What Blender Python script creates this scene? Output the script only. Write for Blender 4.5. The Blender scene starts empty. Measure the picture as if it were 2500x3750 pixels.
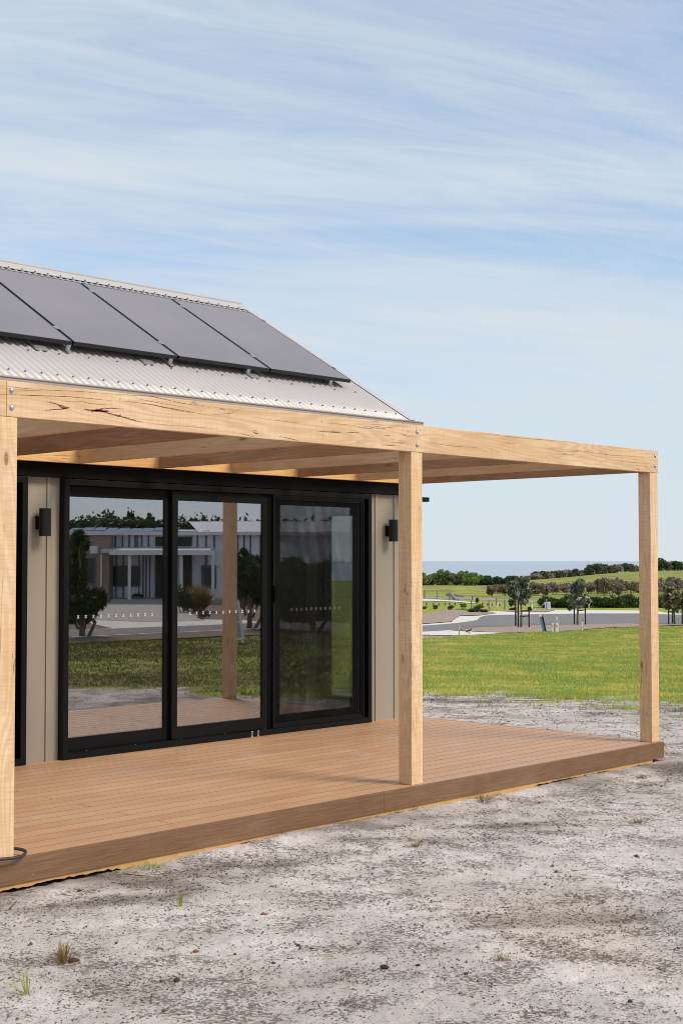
import bpy, bmesh, math, random
import numpy as np
from mathutils import Vector, Matrix
random.seed(7); RNG = np.random.default_rng(7)
S = bpy.context.scene
COL = S.collection
PI = math.pi

# ------------------------------------------------------------------ camera
CX, CY, CZ = -7.5105, -6.5267, 1.6085
YAW, PITCH, FPX = 0.80484, 0.035605, 5043.0
cd = bpy.data.cameras.new('camera'); cam = bpy.data.objects.new('camera', cd); COL.objects.link(cam)
cam.location = (CX, CY, CZ)
cam.rotation_euler = (PI/2 + PITCH, 0, -YAW)
cd.sensor_fit = 'VERTICAL'; cd.sensor_height = 36.0; cd.lens = FPX/3750*36.0
cd.clip_start = 0.05; cd.clip_end = 120000
S.camera = cam

# ------------------------------------------------------------------ world and sun
SUN_EL, SUN_AZ = math.radians(43), math.radians(158)   # azimuth clockwise from +y (towards which the sun stands)
W = bpy.data.worlds.new('World'); S.world = W; W.use_nodes = True
nt = W.node_tree; N = nt.nodes; L = nt.links
N.clear()
def nn(t, **k):
    n = N.new(t)
    for a, b in k.items():
        if a == 'ins':
            for i, v in b.items(): n.inputs[i].default_value = v
        else: setattr(n, a, b)
    return n
out = nn('ShaderNodeOutputWorld'); bg = nn('ShaderNodeBackground')
sky = nn('ShaderNodeTexSky', sky_type='NISHITA', sun_disc=False)
sky.sun_elevation = SUN_EL; sky.sun_rotation = SUN_AZ
sky.air_density = 1.0; sky.dust_density = 0.2; sky.ozone_density = 1.5
tc = nn('ShaderNodeTexCoord')
# cirrus layer: the view direction meets a flat cloud sheet high above the place
vr = nn('ShaderNodeVectorRotate', rotation_type='Z_AXIS'); vr.inputs['Angle'].default_value = YAW
sp = nn('ShaderNodeSeparateXYZ')
L.new(tc.outputs['Generated'], vr.inputs['Vector']); L.new(vr.outputs[0], sp.inputs[0])
zc = nn('ShaderNodeMath', operation='MAXIMUM', ins={1: 0.0}); L.new(sp.outputs[2], zc.inputs[0])
za = nn('ShaderNodeMath', operation='ADD', ins={1: 0.17}); L.new(zc.outputs[0], za.inputs[0])
dx = nn('ShaderNodeMath', operation='DIVIDE'); L.new(sp.outputs[0], dx.inputs[0]); L.new(za.outputs[0], dx.inputs[1])
dy = nn('ShaderNodeMath', operation='DIVIDE'); L.new(sp.outputs[1], dy.inputs[0]); L.new(za.outputs[0], dy.inputs[1])
cb = nn('ShaderNodeCombineXYZ'); L.new(dx.outputs[0], cb.inputs[0]); L.new(dy.outputs[0], cb.inputs[1])
def cloud(rot, sx, sy, scale, det, rough, dist, off):
    m0 = nn('ShaderNodeMapping'); m0.inputs['Rotation'].default_value = (0, 0, -rot); L.new(cb.outputs[0], m0.inputs[0])
    m = nn('ShaderNodeMapping')
    m.inputs['Scale'].default_value = (sx, sy, 1); m.inputs['Location'].default_value = off
    L.new(m0.outputs[0], m.inputs[0])
    n = nn('ShaderNodeTexNoise'); n.inputs['Scale'].default_value = scale; n.inputs['Detail'].default_value = det
    n.inputs['Roughness'].default_value = rough; n.inputs['Distortion'].default_value = dist
    L.new(m.outputs[0], n.inputs['Vector']); return n.outputs['Fac']
c1 = cloud(0.30, 0.55, 1.35, 1.1, 9, 0.55, 0.9, (15.3, 3.1, 0))
c2 = cloud(0.35, 0.6, 2.6, 3.2, 10, 0.66, 1.2, (6.7, 1.2, 0))
c3 = cloud(0.2, 0.5, 0.7, 0.9, 3, 0.5, 0.2, (9.3, 4.2, 0))
a1 = nn('ShaderNodeMath', operation='MULTIPLY', ins={1: 0.50}); L.new(c1, a1.inputs[0])
a2 = nn('ShaderNodeMath', operation='MULTIPLY', ins={1: 0.26}); L.new(c2, a2.inputs[0])
a3 = nn('ShaderNodeMath', operation='MULTIPLY', ins={1: 0.22}); L.new(c3, a3.inputs[0])
s1 = nn('ShaderNodeMath', operation='ADD'); L.new(a1.outputs[0], s1.inputs[0]); L.new(a2.outputs[0], s1.inputs[1])
s2 = nn('ShaderNodeMath', operation='ADD'); L.new(s1.outputs[0], s2.inputs[0]); L.new(a3.outputs[0], s2.inputs[1])
mr = nn('ShaderNodeMapRange', interpolation_type='SMOOTHSTEP', ins={1: 0.31, 2: 0.66, 3: 0.30, 4: 0.98}); L.new(s2.outputs[0], mr.inputs[0])
# cloud cover thickens towards the horizon where one looks through more of the sheet
hz = nn('ShaderNodeMapRange', interpolation_type='SMOOTHSTEP', ins={1: 0.0, 2: 0.26, 3: 0.86, 4: 0.0}); L.new(zc.outputs[0], hz.inputs[0])
i1 = nn('ShaderNodeMath', operation='SUBTRACT', ins={0: 1.0}); L.new(mr.outputs[0], i1.inputs[1])
i2 = nn('ShaderNodeMath', operation='SUBTRACT', ins={0: 1.0}); L.new(hz.outputs[0], i2.inputs[1])
i3 = nn('ShaderNodeMath', operation='MULTIPLY'); L.new(i1.outputs[0], i3.inputs[0]); L.new(i2.outputs[0], i3.inputs[1])
mx = nn('ShaderNodeMath', operation='SUBTRACT', ins={0: 1.0}); L.new(i3.outputs[0], mx.inputs[1])
skm = nn('ShaderNodeVectorMath', operation='MULTIPLY'); skm.inputs[1].default_value = (0.079, 0.106, 0.129); L.new(sky.outputs[0], skm.inputs[0])
mix = nn('ShaderNodeMix', data_type='RGBA'); L.new(mx.outputs[0], mix.inputs['Factor']); L.new(skm.outputs[0], mix.inputs['A'])
mix.inputs['B'].default_value = (0.535, 0.59, 0.635, 1)
L.new(mix.outputs['Result'], bg.inputs['Color']); bg.inputs['Strength'].default_value = 1.0
L.new(bg.outputs[0], out.inputs[0])

sd = bpy.data.lights.new('sun', 'SUN'); sun = bpy.data.objects.new('sun', sd); COL.objects.link(sun)
sd.energy = 2.5; sd.angle = math.radians(22); sd.color = (1.0, 0.87, 0.72)
sdir = Vector((math.sin(SUN_AZ)*math.cos(SUN_EL), math.cos(SUN_AZ)*math.cos(SUN_EL), math.sin(SUN_EL)))
sun.rotation_euler = sdir.to_track_quat('Z', 'Y').to_euler()

S.view_settings.view_transform = 'Standard'; S.view_settings.look = 'None'
S.view_settings.exposure = 0.36; S.view_settings.gamma = 1.0
S.render.engine = 'CYCLES'
S.cycles.filter_width = 1.0; S.cycles.sample_clamp_indirect = 6.0
S.cycles.max_bounces = 8; S.cycles.transparent_max_bounces = 16
try: S.cycles.use_denoising = True
except Exception: pass

# ------------------------------------------------------------------ helpers
def tag(o, label=None, cat=None, group=None, kind=None):
    if label: o['label'] = label
    if cat: o['category'] = cat
    if group: o['group'] = group
    if kind: o['kind'] = kind
    return o
def empty(name, loc, label=None, cat=None, group=None):
    o = bpy.data.objects.new(name, None); COL.objects.link(o); o.location = loc; o.empty_display_size = 0.2
    return tag(o, label, cat, group)
def world_loc(o):
    v = Vector((0, 0, 0))
    while o is not None: v = v + Vector(o.location); o = o.parent
    return v
def link(name, me, parent=None, org=(0, 0, 0)):
    """mesh data are relative to the world point org"""
    o = bpy.data.objects.new(name, me); COL.objects.link(o)
    if parent is not None:
        o.parent = parent; o.location = Vector(org) - world_loc(parent)
    else: o.location = org
    return o
class MB:
    def __init__(s): s.v = []; s.f = []; s.m = []; s.sm = []
    def add(s, vs, fs, m=0, smooth=False):
        b = len(s.v); s.v += [tuple(v) for v in vs]
        for f in fs: s.f.append(tuple(i+b for i in f)); s.m.append(m); s.sm.append(smooth)
        return s
    def box(s, x0, x1, y0, y1, z0, z1, m=0, bev=0.0):
        if bev <= 0:
            vs = [(x, y, z) for z in (z0, z1) for y in (y0, y1) for x in (x0, x1)]
            return s.add(vs, [(0,2,3,1),(4,5,7,6),(0,1,5,4),(2,6,7,3),(0,4,6,2),(1,3,7,5)], m)
        bm = bmesh.new(); bmesh.ops.create_cube(bm, size=1.0)
        for v in bm.verts: v.co = Vector(((x0+x1)/2+v.co.x*(x1-x0), (y0+y1)/2+v.co.y*(y1-y0), (z0+z1)/2+v.co.z*(z1-z0)))
        bmesh.ops.bevel(bm, geom=list(bm.edges), offset=bev, segments=2, affect='EDGES', profile=0.6)
        bm.verts.index_update(); s.add([v.co[:] for v in bm.verts], [[v.index for v in f.verts] for f in bm.faces], m); bm.free(); return s
    def obox(s, c, ex, ey, ez, m=0):
        c = Vector(c); ex = Vector(ex); ey = Vector(ey); ez = Vector(ez)
        vs = [c+ex*a+ey*b+ez*d for d in (-1, 1) for b in (-1, 1) for a in (-1, 1)]
        return s.add(vs, [(0,2,3,1),(4,5,7,6),(0,1,5,4),(2,6,7,3),(0,4,6,2),(1,3,7,5)], m)
    def tube(s, pts, rad, n=8, m=0, cap=True, smooth=True):
        pts = [Vector(p) for p in pts]
        if not hasattr(rad, '__len__'): rad = [rad]*len(pts)
        rings = []; prev = None
        for i, p in enumerate(pts):
            d = (pts[min(i+1, len(pts)-1)]-pts[max(i-1, 0)]).normalized()
            if prev is None:
                a = Vector((0, 0, 1)) if abs(d.z) < 0.9 else Vector((1, 0, 0))
                u = d.cross(a).normalized()
            else:
                u = prev - d*prev.dot(d)
                u = u.normalized() if u.length > 1e-6 else d.orthogonal().normalized()
            prev = u; w = d.cross(u)
            rings.append([p+(u*math.cos(2*PI*k/n)+w*math.sin(2*PI*k/n))*rad[i] for k in range(n)])
        vs = [v for r in rings for v in r]; fs = []
        for i in range(len(pts)-1):
            for k in range(n):
                a = i*n+k; b = i*n+(k+1) % n; fs.append((a, b, b+n, a+n))
        if cap: fs.append(tuple(range(n))[::-1]); fs.append(tuple((len(pts)-1)*n+k for k in range(n)))
        return s.add(vs, fs, m, smooth)
    def prism(s, poly, p0, ex, ey, ez, m=0):
        """poly of (a,b) in the ex/ey plane from p0, extruded along ez"""
        p0 = Vector(p0); ex = Vector(ex); ey = Vector(ey); ez = Vector(ez); n = len(poly)
        vs = [p0+ex*a+ey*b for a, b in poly] + [p0+ex*a+ey*b+ez for a, b in poly]
        fs = [tuple(range(n))[::-1], tuple(range(n, 2*n))]+[(k, (k+1) % n, n+(k+1) % n, n+k) for k in range(n)]
        return s.add(vs, fs, m)
    def build(s, name, mats, parent=None, org=None, recalc=True):
        if not isinstance(mats, (list, tuple)): mats = [mats]
        if org is None:
            if parent is not None: org = world_loc(parent)
            else:
                a = np.array(s.v); org = ((a[:,0].min()+a[:,0].max())/2, (a[:,1].min()+a[:,1].max())/2, a[:,2].min())
        org = Vector(org)
        me = bpy.data.meshes.new(name)
        me.from_pydata([Vector(v)-org for v in s.v], [], s.f)
        for m in mats: me.materials.append(m)
        me.polygons.foreach_set('material_index', s.m); me.polygons.foreach_set('use_smooth', s.sm)
        if recalc:
            bm = bmesh.new(); bm.from_mesh(me); bmesh.ops.recalc_face_normals(bm, faces=bm.faces); bm.to_mesh(me); bm.free()
        me.update()
        return link(name, me, parent, org)
def npmesh(name, V, F, mat, parent=None, org=(0, 0, 0), smooth=False, attr=None):
    V = np.asarray(V, np.float32)-np.array(org, np.float32); F = np.asarray(F, np.int32); k = F.shape[1]
    me = bpy.data.meshes.new(name)
    me.vertices.add(len(V)); me.vertices.foreach_set('co', V.ravel())
    me.loops.add(F.size); me.loops.foreach_set('vertex_index', F.ravel())
    me.polygons.add(len(F)); me.polygons.foreach_set('loop_start', np.arange(0, F.size, k, dtype=np.int32))
    me.polygons.foreach_set('loop_total', np.full(len(F), k, np.int32))
    me.polygons.foreach_set('use_smooth', np.full(len(F), smooth, bool))
    me.materials.append(mat); me.update(calc_edges=True)
    if attr:
        for nme, dat in attr.items():
            a = me.attributes.new(nme, 'FLOAT', 'POINT'); a.data.foreach_set('value', np.asarray(dat, np.float32))
    return link(name, me, parent, org)

# ---- value noise in numpy (for the ground and for scattering)
_perm = RNG.random((256, 256))
def vnoise(x, y):
    xi = np.floor(x).astype(int); yi = np.floor(y).astype(int); fx = x-xi; fy = y-yi
    fx = fx*fx*(3-2*fx); fy = fy*fy*(3-2*fy)
    g = lambda a, b: _perm[a & 255, b & 255]
    return (g(xi, yi)*(1-fx)+g(xi+1, yi)*fx)*(1-fy)+(g(xi, yi+1)*(1-fx)+g(xi+1, yi+1)*fx)*fy
def fbm(x, y, o=4):
    s = 0; a = .5; 
    for k in range(o): s = s+a*vnoise(x*2**k+17*k, y*2**k+31*k); a *= .5
    return s

# ---- the lie of the land
AZ = YAW+math.radians(8.0)
AX, AY = math.sin(AZ), math.cos(AZ); LX, LY = math.cos(AZ), -math.sin(AZ)
KS = [0, 17, 50, 95, 112, 135, 160, 200, 260, 335, 380, 480, 700, 2000]
KZ = [-.17, -.17, -1.25, -1.25, -1.42, -1.40, -1.31, -1.75, -2.75, -3.2, -3.8, -8, -16, -20]
def G0(x, y):
    x = np.asarray(x, float); y = np.asarray(y, float)
    s = (x-CX)*AX+(y-CY)*AY; t = (x-CX)*LX+(y-CY)*LY
    z = np.interp(s, KS, KZ)
    h = np.clip((t+9)/40, 0, 1); h = h*h*(3-2*h)
    ss = np.clip((s-150)/170, 0, 1)*np.clip((520-s)/160, 0, 1)
    z = z+2.6*h*ss*ss*(3-2*ss)
    far = np.clip(-(s-np.hypot(x-CX, y-CY)*.2)/1e9, 0, 0)
    return z+far
def G(x, y): return float(G0(x, y))
F_ = Vector((math.sin(YAW)*math.cos(PITCH), math.cos(YAW)*math.cos(PITCH), math.sin(PITCH)))
R_ = Vector((math.cos(YAW), -math.sin(YAW), 0)); U_ = R_.cross(F_)
def at(px, py, dz=0.0, dist=None):
    """where the line of sight through a photo pixel meets the land (or reaches a given depth)"""
    d = F_+R_*((px-1250)/FPX)-U_*((py-1875)/FPX); o = Vector((CX, CY, CZ))
    if dist is not None: return o+d*dist
    t = 4.0
    while t < 900:
        p = o+d*t
        if p.z < G(p.x, p.y)+dz: break
        t *= 1.004
    a, b = t/1.004, t
    for _ in range(18):
        m = (a+b)/2; p = o+d*m
        if p.z < G(p.x, p.y)+dz: b = m
        else: a = m
    return o+d*b
def z5(x, y): return (1500+.3189*x, 1980+.3189*y)
def z6(x, y): return (2000+.3189*x, 1980+.3189*y)

# ------------------------------------------------------------------ materials
def newmat(name):
    m = bpy.data.materials.new(name); m.use_nodes = True; t = m.node_tree; t.nodes.clear()
    o = t.nodes.new('ShaderNodeOutputMaterial'); return m, t, o
class T:
    """tiny node-building helper"""
    def __init__(s, name): s.m, s.t, s.o = newmat(name)
    def n(s, ty, ins=None, **k):
        x = s.t.nodes.new(ty)
        for a, b in k.items(): setattr(x, a, b)
        for a, b in (ins or {}).items(): s.put(x, a, b)
        return x
    def put(s, x, a, b):
        if isinstance(b, bpy.types.NodeSocket): s.t.links.new(b, x.inputs[a])
        else: x.inputs[a].default_value = b
    def math(s, op, a, b=0.0, c=None):
        i = {0: a, 1: b}
        if c is not None: i[2] = c
        return s.n('ShaderNodeMath', i, operation=op).outputs[0]
    def noise(s, vec, scale=1.0, det=4, rough=.5, dist=0.0, out='Fac'):
        return s.n('ShaderNodeTexNoise', {'Vector': vec, 'Scale': scale, 'Detail': det, 'Roughness': rough, 'Distortion': dist}).outputs[out]
    def map(s, vec, scale=(1, 1, 1), rot=(0, 0, 0), loc=(0, 0, 0)):
        return s.n('ShaderNodeMapping', {'Vector': vec, 'Scale': scale, 'Rotation': rot, 'Location': loc}).outputs[0]
    def rng(s, v, a, b, c=0.0, d=1.0, smooth=True):
        return s.n('ShaderNodeMapRange', {0: v, 1: a, 2: b, 3: c, 4: d}, interpolation_type='SMOOTHSTEP' if smooth else 'LINEAR').outputs[0]
    def mix(s, f, a, b, blend='MIX'):
        x = s.n('ShaderNodeMix', data_type='RGBA', blend_type=blend)
        s.put(x, 'Factor', f)
        for k, v in (('A', a), ('B', b)):
            s.put(x, k, v if isinstance(v, bpy.types.NodeSocket) else (*v, 1))
        return x.outputs['Result']
    def bump(s, h, strength=.3, dist=.01, normal=None):
        i = {'Height': h, 'Strength': strength, 'Distance': dist}
        if normal is not None: i['Normal'] = normal
        return s.n('ShaderNodeBump', i).outputs[0]
    def geo(s): return s.n('ShaderNodeNewGeometry')
    def obj(s): return s.n('ShaderNodeTexCoord').outputs['Object']
    def bsdf(s, col, rough=.6, spec=.4, metal=0.0, normal=None, **k):
        i = {'Base Color': col if isinstance(col, bpy.types.NodeSocket) else (*col, 1), 'Roughness': rough, 'Specular IOR Level': spec, 'Metallic': metal}
        if normal is not None: i['Normal'] = normal
        i.update(k)
        b = s.n('ShaderNodeBsdfPrincipled', i).outputs[0]
        s.t.links.new(b, s.o.inputs[0]); return b
def plain(name, col, rough=.55, spec=.4, metal=0.0, var=.10, sc=6.0, bump=0.0, bsc=60):
    t = T(name); p = t.obj(); n = t.noise(p, sc, 5, .6)
    c = t.mix(n, [x*(1-var) for x in col], [min(1, x*(1+var)) for x in col])
    r = t.rng(t.noise(p, sc*2.3, 3), .3, .7, max(0, rough-.07), rough+.07)
    nm = t.bump(t.noise(p, bsc, 3), bump, .003) if bump > 0 else None
    t.bsdf(c, r, spec, metal, nm); return t.m

def wood(name, axis, light, dark, warm, knots=True, sawn=0.0, seed=0.0):
    t = T(name); p = t.obj()
    s = t.n('ShaderNodeSeparateXYZ', {0: p}).outputs
    order = {'x': (0, 1, 2), 'y': (1, 2, 0), 'z': (2, 0, 1)}[axis]
    rnd = t.n('ShaderNodeObjectInfo').outputs['Random']
    off = t.math('MULTIPLY', rnd, 37.0)
    q = t.n('ShaderNodeCombineXYZ', {0: t.math('ADD', s[order[0]], off), 1: t.math('ADD', s[order[1]], t.math('MULTIPLY', rnd, 11.0)), 2: t.math('ADD', s[order[2]], seed)}).outputs[0]
    # growth rings cut lengthwise
    w = t.noise(t.map(q, (.55, 5.5, 5.5)), 1.0, 2, .5, .2)
    ring = t.math('SINE', t.math('MULTIPLY', w, 95.0))
    ring = t.rng(ring, -1, 1, 0, 1)
    fib = t.noise(t.map(q, (3.0, 130, 130)), 1.0, 3, .6)
    blot = t.noise(t.map(q, (1.1, 5, 5)), 1.0, 4, .55)
    c = t.mix(t.rng(blot, .32, .68), light, warm)
    c = t.mix(t.math('MULTIPLY', ring, .38), c, dark)
    c = t.mix(t.math('MULTIPLY', t.rng(fib, .35, .75), .30), c, dark)
    # weather bands left by the stacking battens
    sx = t.n('ShaderNodeTexWhiteNoise', {'W': t.math('FLOOR', t.math('MULTIPLY', t.math('ADD', s[order[0]], off), 2.7))}, noise_dimensions='1D').outputs[0]
    c = t.mix(t.math('MULTIPLY', sx, .30), c, warm)
    if axis == 'y': c = t.mix(t.math('MULTIPLY', rnd, .25), c, dark)
    # hairline checks along the grain
    ck = t.noise(t.map(q, (.8, 26, 26)), 1.0, 3, .5, .35)
    ckm = t.rng(t.noise(t.map(q, (1.6, 6, 6), loc=(4, 4, 4)), 1.0, 2), .52, .62)
    chk = t.math('MULTIPLY', t.rng(t.math('ABSOLUTE', t.math('SUBTRACT', ck, .5)), .0, .010, 1, 0), ckm)
    c = t.mix(t.math('MULTIPLY', chk, .75), c, (.06, .03, .015))
    hgt = t.math('SUBTRACT', t.math('MULTIPLY', fib, .4), chk)
    if knots:
        vo = t.n('ShaderNodeTexVoronoi', {'Vector': t.map(q, (2.6, 7.5, 7.5)), 'Scale': 1.0, 'Randomness': 1.0}); d = vo.outputs['Distance']
        kn = t.rng(d, .07, .13, 1, 0); halo = t.rng(d, .08, .30, 1, 0)
        kr = t.math('ABSOLUTE', t.math('SINE', t.math('MULTIPLY', d, 120.0)))
        c = t.mix(t.math('MULTIPLY', halo, .30), c, dark)
        kc = t.mix(kr, (.10, .045, .02), (.30, .16, .07))
        c = t.mix(t.math('MULTIPLY', kn, .8), c, kc)
        hgt = t.math('SUBTRACT', hgt, kn)
    if sawn > 0:
        bw = t.n('ShaderNodeTexNoise', {'Vector': t.map(q, (90, 9, 9), rot=(0, .12, .22)), 'Scale': 1.0, 'Detail': 2}).outputs[0]
        c = t.mix(t.math('MULTIPLY', t.rng(bw, .42, .66), sawn*1.3), c, dark)
        hgt = t.math('ADD', hgt, t.math('MULTIPLY', bw, sawn))
    t.bsdf(c, .62, .25, 0, t.bump(hgt, .45, .003)); return t.m

M = {}
LT, DK, WM = (.84, .645, .435), (.55, .33, .17), (.78, .53, .30)
M['post'] = wood('pale_post_timber', 'z', LT, DK, WM, True, .22)
M['beam'] = wood('beam_timber', 'x', (.82, .61, .405), (.46, .28, .15), (.70, .47, .27), False, .12, 3.0)
M['rafter0'] = wood('tan_rafter_timber', 'y', (.80, .56, .35), (.48, .28, .13), (.66, .41, .22), True, .05, 7.0)
M['rafter1'] = wood('red_rafter_timber', 'y', (.38, .20, .11), (.18, .08, .04), (.28, .14, .07), True, .05, 9.0)
M['rafter2'] = wood('brown_rafter_timber', 'y', (.50, .31, .175), (.24, .12, .055), (.36, .20, .10), True, .05, 2.0)
M['ledger'] = wood('ledger_timber', 'x', (.80, .52, .25), (.48, .25, .09), (.70, .40, .15), False, 0, 12.0)
M['crack'] = plain('resin_crack', (.13, .05, .03), .8, .1, var=.5, sc=40)
M['resin'] = plain('dark_red_resin', (.22, .09, .06), .75, .15, var=.6, sc=60, bump=.6, bsc=200)
M['galv'] = plain('galvanised_steel', (.50, .52, .53), .42, .5, .7, var=.15, sc=120)
M['nailhole'] = plain('nail_hole_metal', (.55, .52, .48), .5, .5, .3)

def deckmat(name, c0, c1, c2, dust=.25, grain=.28, bump=.25):
    t = T(name); p = t.obj(); g = t.geo()
    ri = g.outputs['Random Per Island']
    q = t.n('ShaderNodeVectorMath', {0: p, 1: t.n('ShaderNodeCombineXYZ', {0: t.math('MULTIPLY', ri, 40.0)}).outputs[0]}, operation='ADD').outputs[0]
    f = t.noise(t.map(q, (4, 160, 160)), 1.0, 3, .6)
    b = t.noise(t.map(q, (.9, 2.2, 2.2)), 1.0, 4, .6)
    c = t.mix(t.rng(ri, 0, 1, 0, 1, False), c0, c1)
    c = t.mix(t.math('MULTIPLY', t.rng(b, .35, .7), .55), c, c2)
    c = t.mix(t.math('MULTIPLY', t.rng(f, .35, .7), grain), c, [x*.6 for x in c1])
    d = t.noise(t.map(p, (1, 1, 1)), 1.7, 6, .65)
    c = t.mix(t.math('MULTIPLY', t.rng(d, .52, .72), dust), c, (.55, .47, .41))
    sp = t.noise(p, 34, 2, .5)
    c = t.mix(t.math('MULTIPLY', t.rng(sp, .755, .775), .6), c, (.72, .68, .62))
    t.bsdf(c, t.rng(b, .3, .7, .42, .62), .45, 0, t.bump(f, bump, .002)); return t.m
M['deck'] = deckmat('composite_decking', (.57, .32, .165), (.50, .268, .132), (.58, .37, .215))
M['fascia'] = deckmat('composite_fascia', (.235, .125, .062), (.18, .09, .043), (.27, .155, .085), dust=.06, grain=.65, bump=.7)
M['ply'] = plain('pale_footing_edge', (.55, .33, .14), .8, .2, var=.35, sc=14, bump=.6, bsc=50)

M['black'] = plain('black_powdercoat', (.004, .004, .004), .5, .12, var=.2, sc=5)
M['black2'] = plain('black_satin_frame', (.006, .006, .0065), .42, .17, var=.2, sc=5)
M['flash'] = plain('black_flashing', (.004, .0035, .0035), .45, .12, var=.3, sc=3)
M['clad'] = plain('taupe_cladding', (.325, .285, .225), .5, .35, var=.05, sc=3, bump=.05)
M['eave'] = plain('taupe_trim', (.36, .315, .285), .45, .4, var=.05)
M['roof'] = plain('pale_zinc_roof', (.50, .475, .465), .34, .6, 0, var=.04, sc=1.5)
M['screw'] = plain('grey_screw', (.22, .21, .20), .5, .5, .5)
M['lampm'] = plain('black_lamp_body', (.010, .010, .011), .35, .35, var=.1)
M['white'] = plain('white_paint', (.78, .78, .76), .5, .4, var=.05)
M['decal'] = plain('white_marking', (.85, .85, .83), .6, .2, var=.02)
M['plate'] = plain('outlet_plastic', (.80, .80, .78), .35, .5, var=.02)
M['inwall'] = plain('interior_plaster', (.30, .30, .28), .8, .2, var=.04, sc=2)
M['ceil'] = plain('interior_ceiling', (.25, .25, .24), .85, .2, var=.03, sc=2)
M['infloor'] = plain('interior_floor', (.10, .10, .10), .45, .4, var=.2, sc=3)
M['skirt'] = plain('dark_skirting', (.03, .03, .03), .6)
M['hose'] = plain('dark_hose', (.03, .032, .035), .4, .5)
M['pvframe'] = plain('panel_frame', (.010, .010, .012), .35, .5)
def pv():
    t = T('solar_glass'); p = t.obj()
    w = t.noise(t.map(p, (1, 1, 1)), .9, 3)
    g1 = t.n('ShaderNodeSeparateXYZ', {0: p}).outputs
    c = t.mix(t.rng(w, .3, .7), (.19, .178, .19), (.225, .21, .222))
    d = t.noise(p, 90, 2)
    c = t.mix(t.math('MULTIPLY', t.rng(d, .6, .8), .25), c, (.12, .12, .13))
    t.bsdf(c, .42, .6, 0, t.bump(d, .03, .001)); return t.m
M['pv'] = pv()
def glass(name='window_glass', refl=.26, tint=(.95, .97, .95, 1)):
    t = T(name)
    tr = t.n('ShaderNodeBsdfTransparent', {0: tint}).outputs[0]
    p = t.obj(); nb = t.bump(t.noise(t.map(p, (.9, .9, .35)), 1.0, 1, .3), .010, .05)
    gl = t.n('ShaderNodeBsdfGlossy', {'Color': (.93, .90, .92, 1), 'Roughness': 0.0, 'Normal': nb}).outputs[0]
    bf = t.geo().outputs['Backfacing']; fr = t.n('ShaderNodeFresnel', {'IOR': t.math('SUBTRACT', 1.5, t.math('MULTIPLY', bf, .8333))}).outputs[0]
    f = t.math('ADD', t.math('MULTIPLY', fr, .9), refl)
    mx = t.n('ShaderNodeMixShader', {0: f, 1: tr, 2: gl}).outputs[0]
    t.t.links.new(mx, t.o.inputs[0]); return t.m
M['glass'] = glass(); M['glass2'] = glass('clear_glass', .02, (.84, .86, .85, 1))
def flymesh():
    t = T('fly_screen_mesh')
    tr = t.n('ShaderNodeBsdfTransparent', {0: (1, 1, 1, 1)}).outputs[0]
    p = t.obj()
    # woven wire seen at a distance: coverage varies softly with the sag of the cloth
    w = t.noise(t.map(p, (1.5, 1.5, .8)), 1.0, 2, .5, .8)
    mo = t.math('SINE', t.math('MULTIPLY', w, 30.0))
    df = t.n('ShaderNodeBsdfPrincipled', {'Base Color': (.008, .008, .008, 1), 'Roughness': .6, 'Specular IOR Level': .1}).outputs[0]
    f = t.rng(mo, -1, 1, .23, .35)
    mx = t.n('ShaderNodeMixShader', {0: f, 1: tr, 2: df}).outputs[0]
    t.t.links.new(mx, t.o.inputs[0]); return t.m
M['fly'] = flymesh()

def leafmat(name, c0, c1, c2=None, trans=.25, rough=.5, spec=.3, sc=2.0):
    t = T(name); g = t.geo(); ri = g.outputs['Random Per Island']; p = t.obj()
    n = t.noise(p, sc, 3, .6)
    c = t.mix(t.rng(n, .35, .65), c0, c1)
    c = t.mix(t.rng(ri, .62, 1, 0, .85) if spec > .4 else t.math('MULTIPLY', ri, .6), c, c2 if c2 else [x*.5 for x in c0])
    b = t.n('ShaderNodeBsdfPrincipled', {'Base Color': c, 'Roughness': rough, 'Specular IOR Level': spec}).outputs[0]
    tl = t.n('ShaderNodeBsdfTranslucent', {'Color': c}).outputs[0]
    mx = t.n('ShaderNodeMixShader', {0: trans, 1: b, 2: tl}).outputs[0]
    t.t.links.new(mx, t.o.inputs[0]); return t.m
M['l_green'] = leafmat('bright_scrub_leaves', (.19, .29, .06), (.25, .34, .09), (.11, .15, .05))
M['l_dark'] = leafmat('dark_scrub_leaves', (.12, .14, .065), (.15, .17, .085), (.08, .08, .05))
M['l_brown'] = leafmat('brown_scrub_leaves', (.30, .235, .165), (.24, .20, .13), (.15, .12, .08))
M['l_grey'] = leafmat('grey_scrub_leaves', (.38, .32, .27), (.28, .245, .20), (.17, .145, .13))
M['l_hedge'] = leafmat('hedge_leaves', (.045, .085, .02), (.06, .105, .025), (.02, .035, .012))
M['l_silver'] = leafmat('silver_leaves', (.10, .12, .06), (.16, .18, .10), (.80, .82, .72), spec=.5)
M['l_gold'] = leafmat('olive_gold_leaves', (.13, .14, .07), (.19, .18, .09), (.75, .58, .28), spec=.5)
M['l_red'] = leafmat('russet_grass', (.38, .25, .15), (.32, .24, .12), (.48, .34, .22))
M['l_straw'] = leafmat('golden_grass', (.30, .19, .08), (.24, .15, .06), (.36, .26, .13))
M['l_black'] = leafmat('deep_shade_leaves', (.03, .04, .018), (.045, .055, .025), (.02, .025, .012))
M['l_night'] = leafmat('street_tree_leaves', (.07, .095, .035), (.10, .13, .05), (.04, .05, .02))
M['bark'] = plain('grey_bark', (.19, .16, .125), .85, .15, var=.35, sc=9, bump=.5, bsc=40)
M['bark_pale'] = plain('pale_bark', (.32, .28, .23), .85, .15, var=.3, sc=9)
M['stake'] = plain('dark_stake', (.035, .030, .026), .8, .2, var=.4)
M['tie'] = plain('tree_tie', (.03, .03, .03), .7)
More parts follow.
